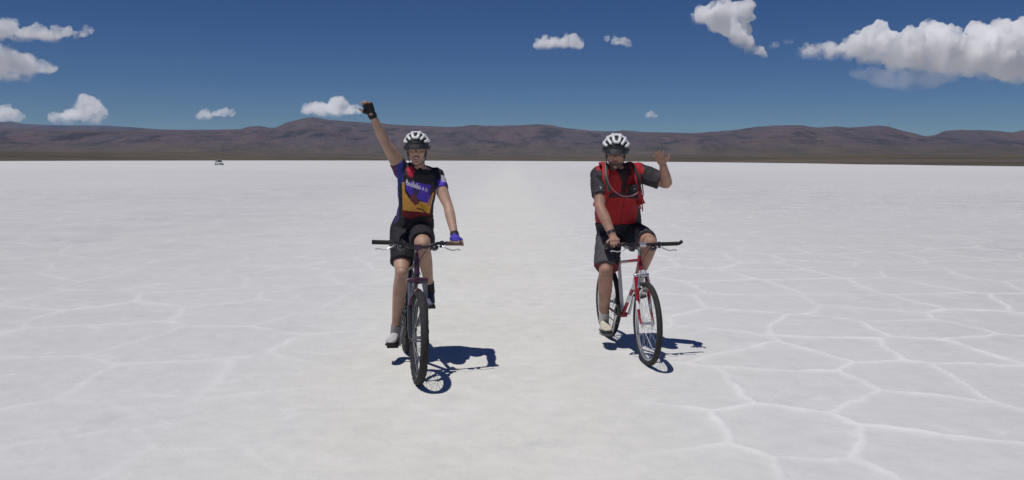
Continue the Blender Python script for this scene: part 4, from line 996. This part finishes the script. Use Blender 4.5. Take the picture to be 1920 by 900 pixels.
# ---------------------------------------------------------------- car far out on the flat
def car():
    c0 = G(411, 309.8); root = empty('parked_car', (c0.x, c0.y, 0)); root.rotation_euler = (0, 0, R(-58))
    tag(root, 'small grey car standing alone far out on the salt, left of the riders', 'car')
    paintm = material('dull_grey_paint', (.6, .6, .61), .4, coat=.5); gl = material('dark_glass', (.02, .022, .025), .1)
    g = Geo()
    L = [(-1.92, .62, .48, .16), (-1.85, .76, .56, .30), (-1.2, .82, .60, .34), (0, .84, .60, .34), (1.0, .82, .56, .31), (1.7, .76, .50, .26), (1.92, .62, .46, .16)]
    g.loft([(Vector((x, 0, z)), (0, w, 0), (0, 0, h)) for x, w, z, h in L], 28, 4); build(g, 'body', paintm, root)
    g = Geo(); C4 = []
    lo = [(-1.75, .70, .86), (.95, .72, .84)]; hi = [(-1.15, .56, 1.42), (.15, .58, 1.45)]
    v = [(lo[0][0], -.70, .86), (lo[1][0], -.72, .84), (lo[1][0], .72, .84), (lo[0][0], .70, .86), (hi[0][0], -.56, 1.40), (hi[1][0], -.58, 1.43), (hi[1][0], .58, 1.43), (hi[0][0], .56, 1.40)]
    g.add(v, [(0, 1, 2, 3), (4, 7, 6, 5), (0, 4, 5, 1), (1, 5, 6, 2), (2, 6, 7, 3), (3, 7, 4, 0)]); build(g, 'cabin', paintm, root, smooth=False, bevel=.06)
    def pane(a, b, c, d, push):
        vv = [Vector(v[i]) for i in (a, b, c, d)]; m = sum(vv, Vector())/4; n = (vv[1]-vv[0]).cross(vv[3]-vv[0]).normalized()
        if n.dot(m-Vector((0, 0, 1.1))) < 0: n = -n
        g = Geo(); q = [m+(p-m)*.84+n*push for p in vv]; g.add(q+[p-n*.03 for p in q], [(0, 1, 2, 3), (7, 6, 5, 4), (0, 4, 5, 1), (1, 5, 6, 2), (2, 6, 7, 3), (3, 7, 4, 0)]); build(g, 'window', gl, root, smooth=False)
    pane(1, 5, 6, 2, .012); pane(0, 4, 7, 3, .012); pane(0, 1, 5, 4, .012); pane(3, 2, 6, 7, .012)
    for x in (-1.2, 1.2):
        for y in (-1, 1):
            g = Geo(); g.tube([(x, y*.60, .31), (x, y*.62, .31), (x, y*.80, .31), (x, y*.82, .31)], [.27, .31, .31, .27], 24); w = build(g, 'wheel', RUB, root)
            g = Geo(); g.tube([(x, y*.815, .31), (x, y*.835, .31)], [.19, .17], 18); build(g, 'hubcap', GREYM, w)
    for y in (-1, 1):
        g = Geo(); g.ball((1.84, y*.52, .58), (.08, 0, 0), (0, .13, 0), (0, 0, .08)); build(g, 'headlight', SILV, root)
    g = Geo(); g.box((1.90, 0, .36), (.06, 0, 0), (0, .66, 0), (0, 0, .08)); build(g, 'bumper', BLK, root, smooth=False, bevel=.03)
car()

# ---------------------------------------------------------------- the air over the flat
hz = Geo(); hz.box((0, 9300, 399), (58000, 0, 0), (0, 9700, 0), (0, 0, 402))
hm = bpy.data.materials.new('thin_haze'); hm.use_nodes = True; t = hm.node_tree; t.nodes.clear()
ho = t.nodes.new('ShaderNodeOutputMaterial'); hv = t.nodes.new('ShaderNodeVolumePrincipled'); hv.inputs['Color'].default_value = (.62, .76, 1, 1); hv.inputs['Density'].default_value = 1.15e-5
hv.inputs['Anisotropy'].default_value = 0.1
t.links.new(hv.outputs[0], ho.inputs['Volume'])
o = build(hz, 'haze', hm, None, smooth=False); tag(o, kind='stuff')
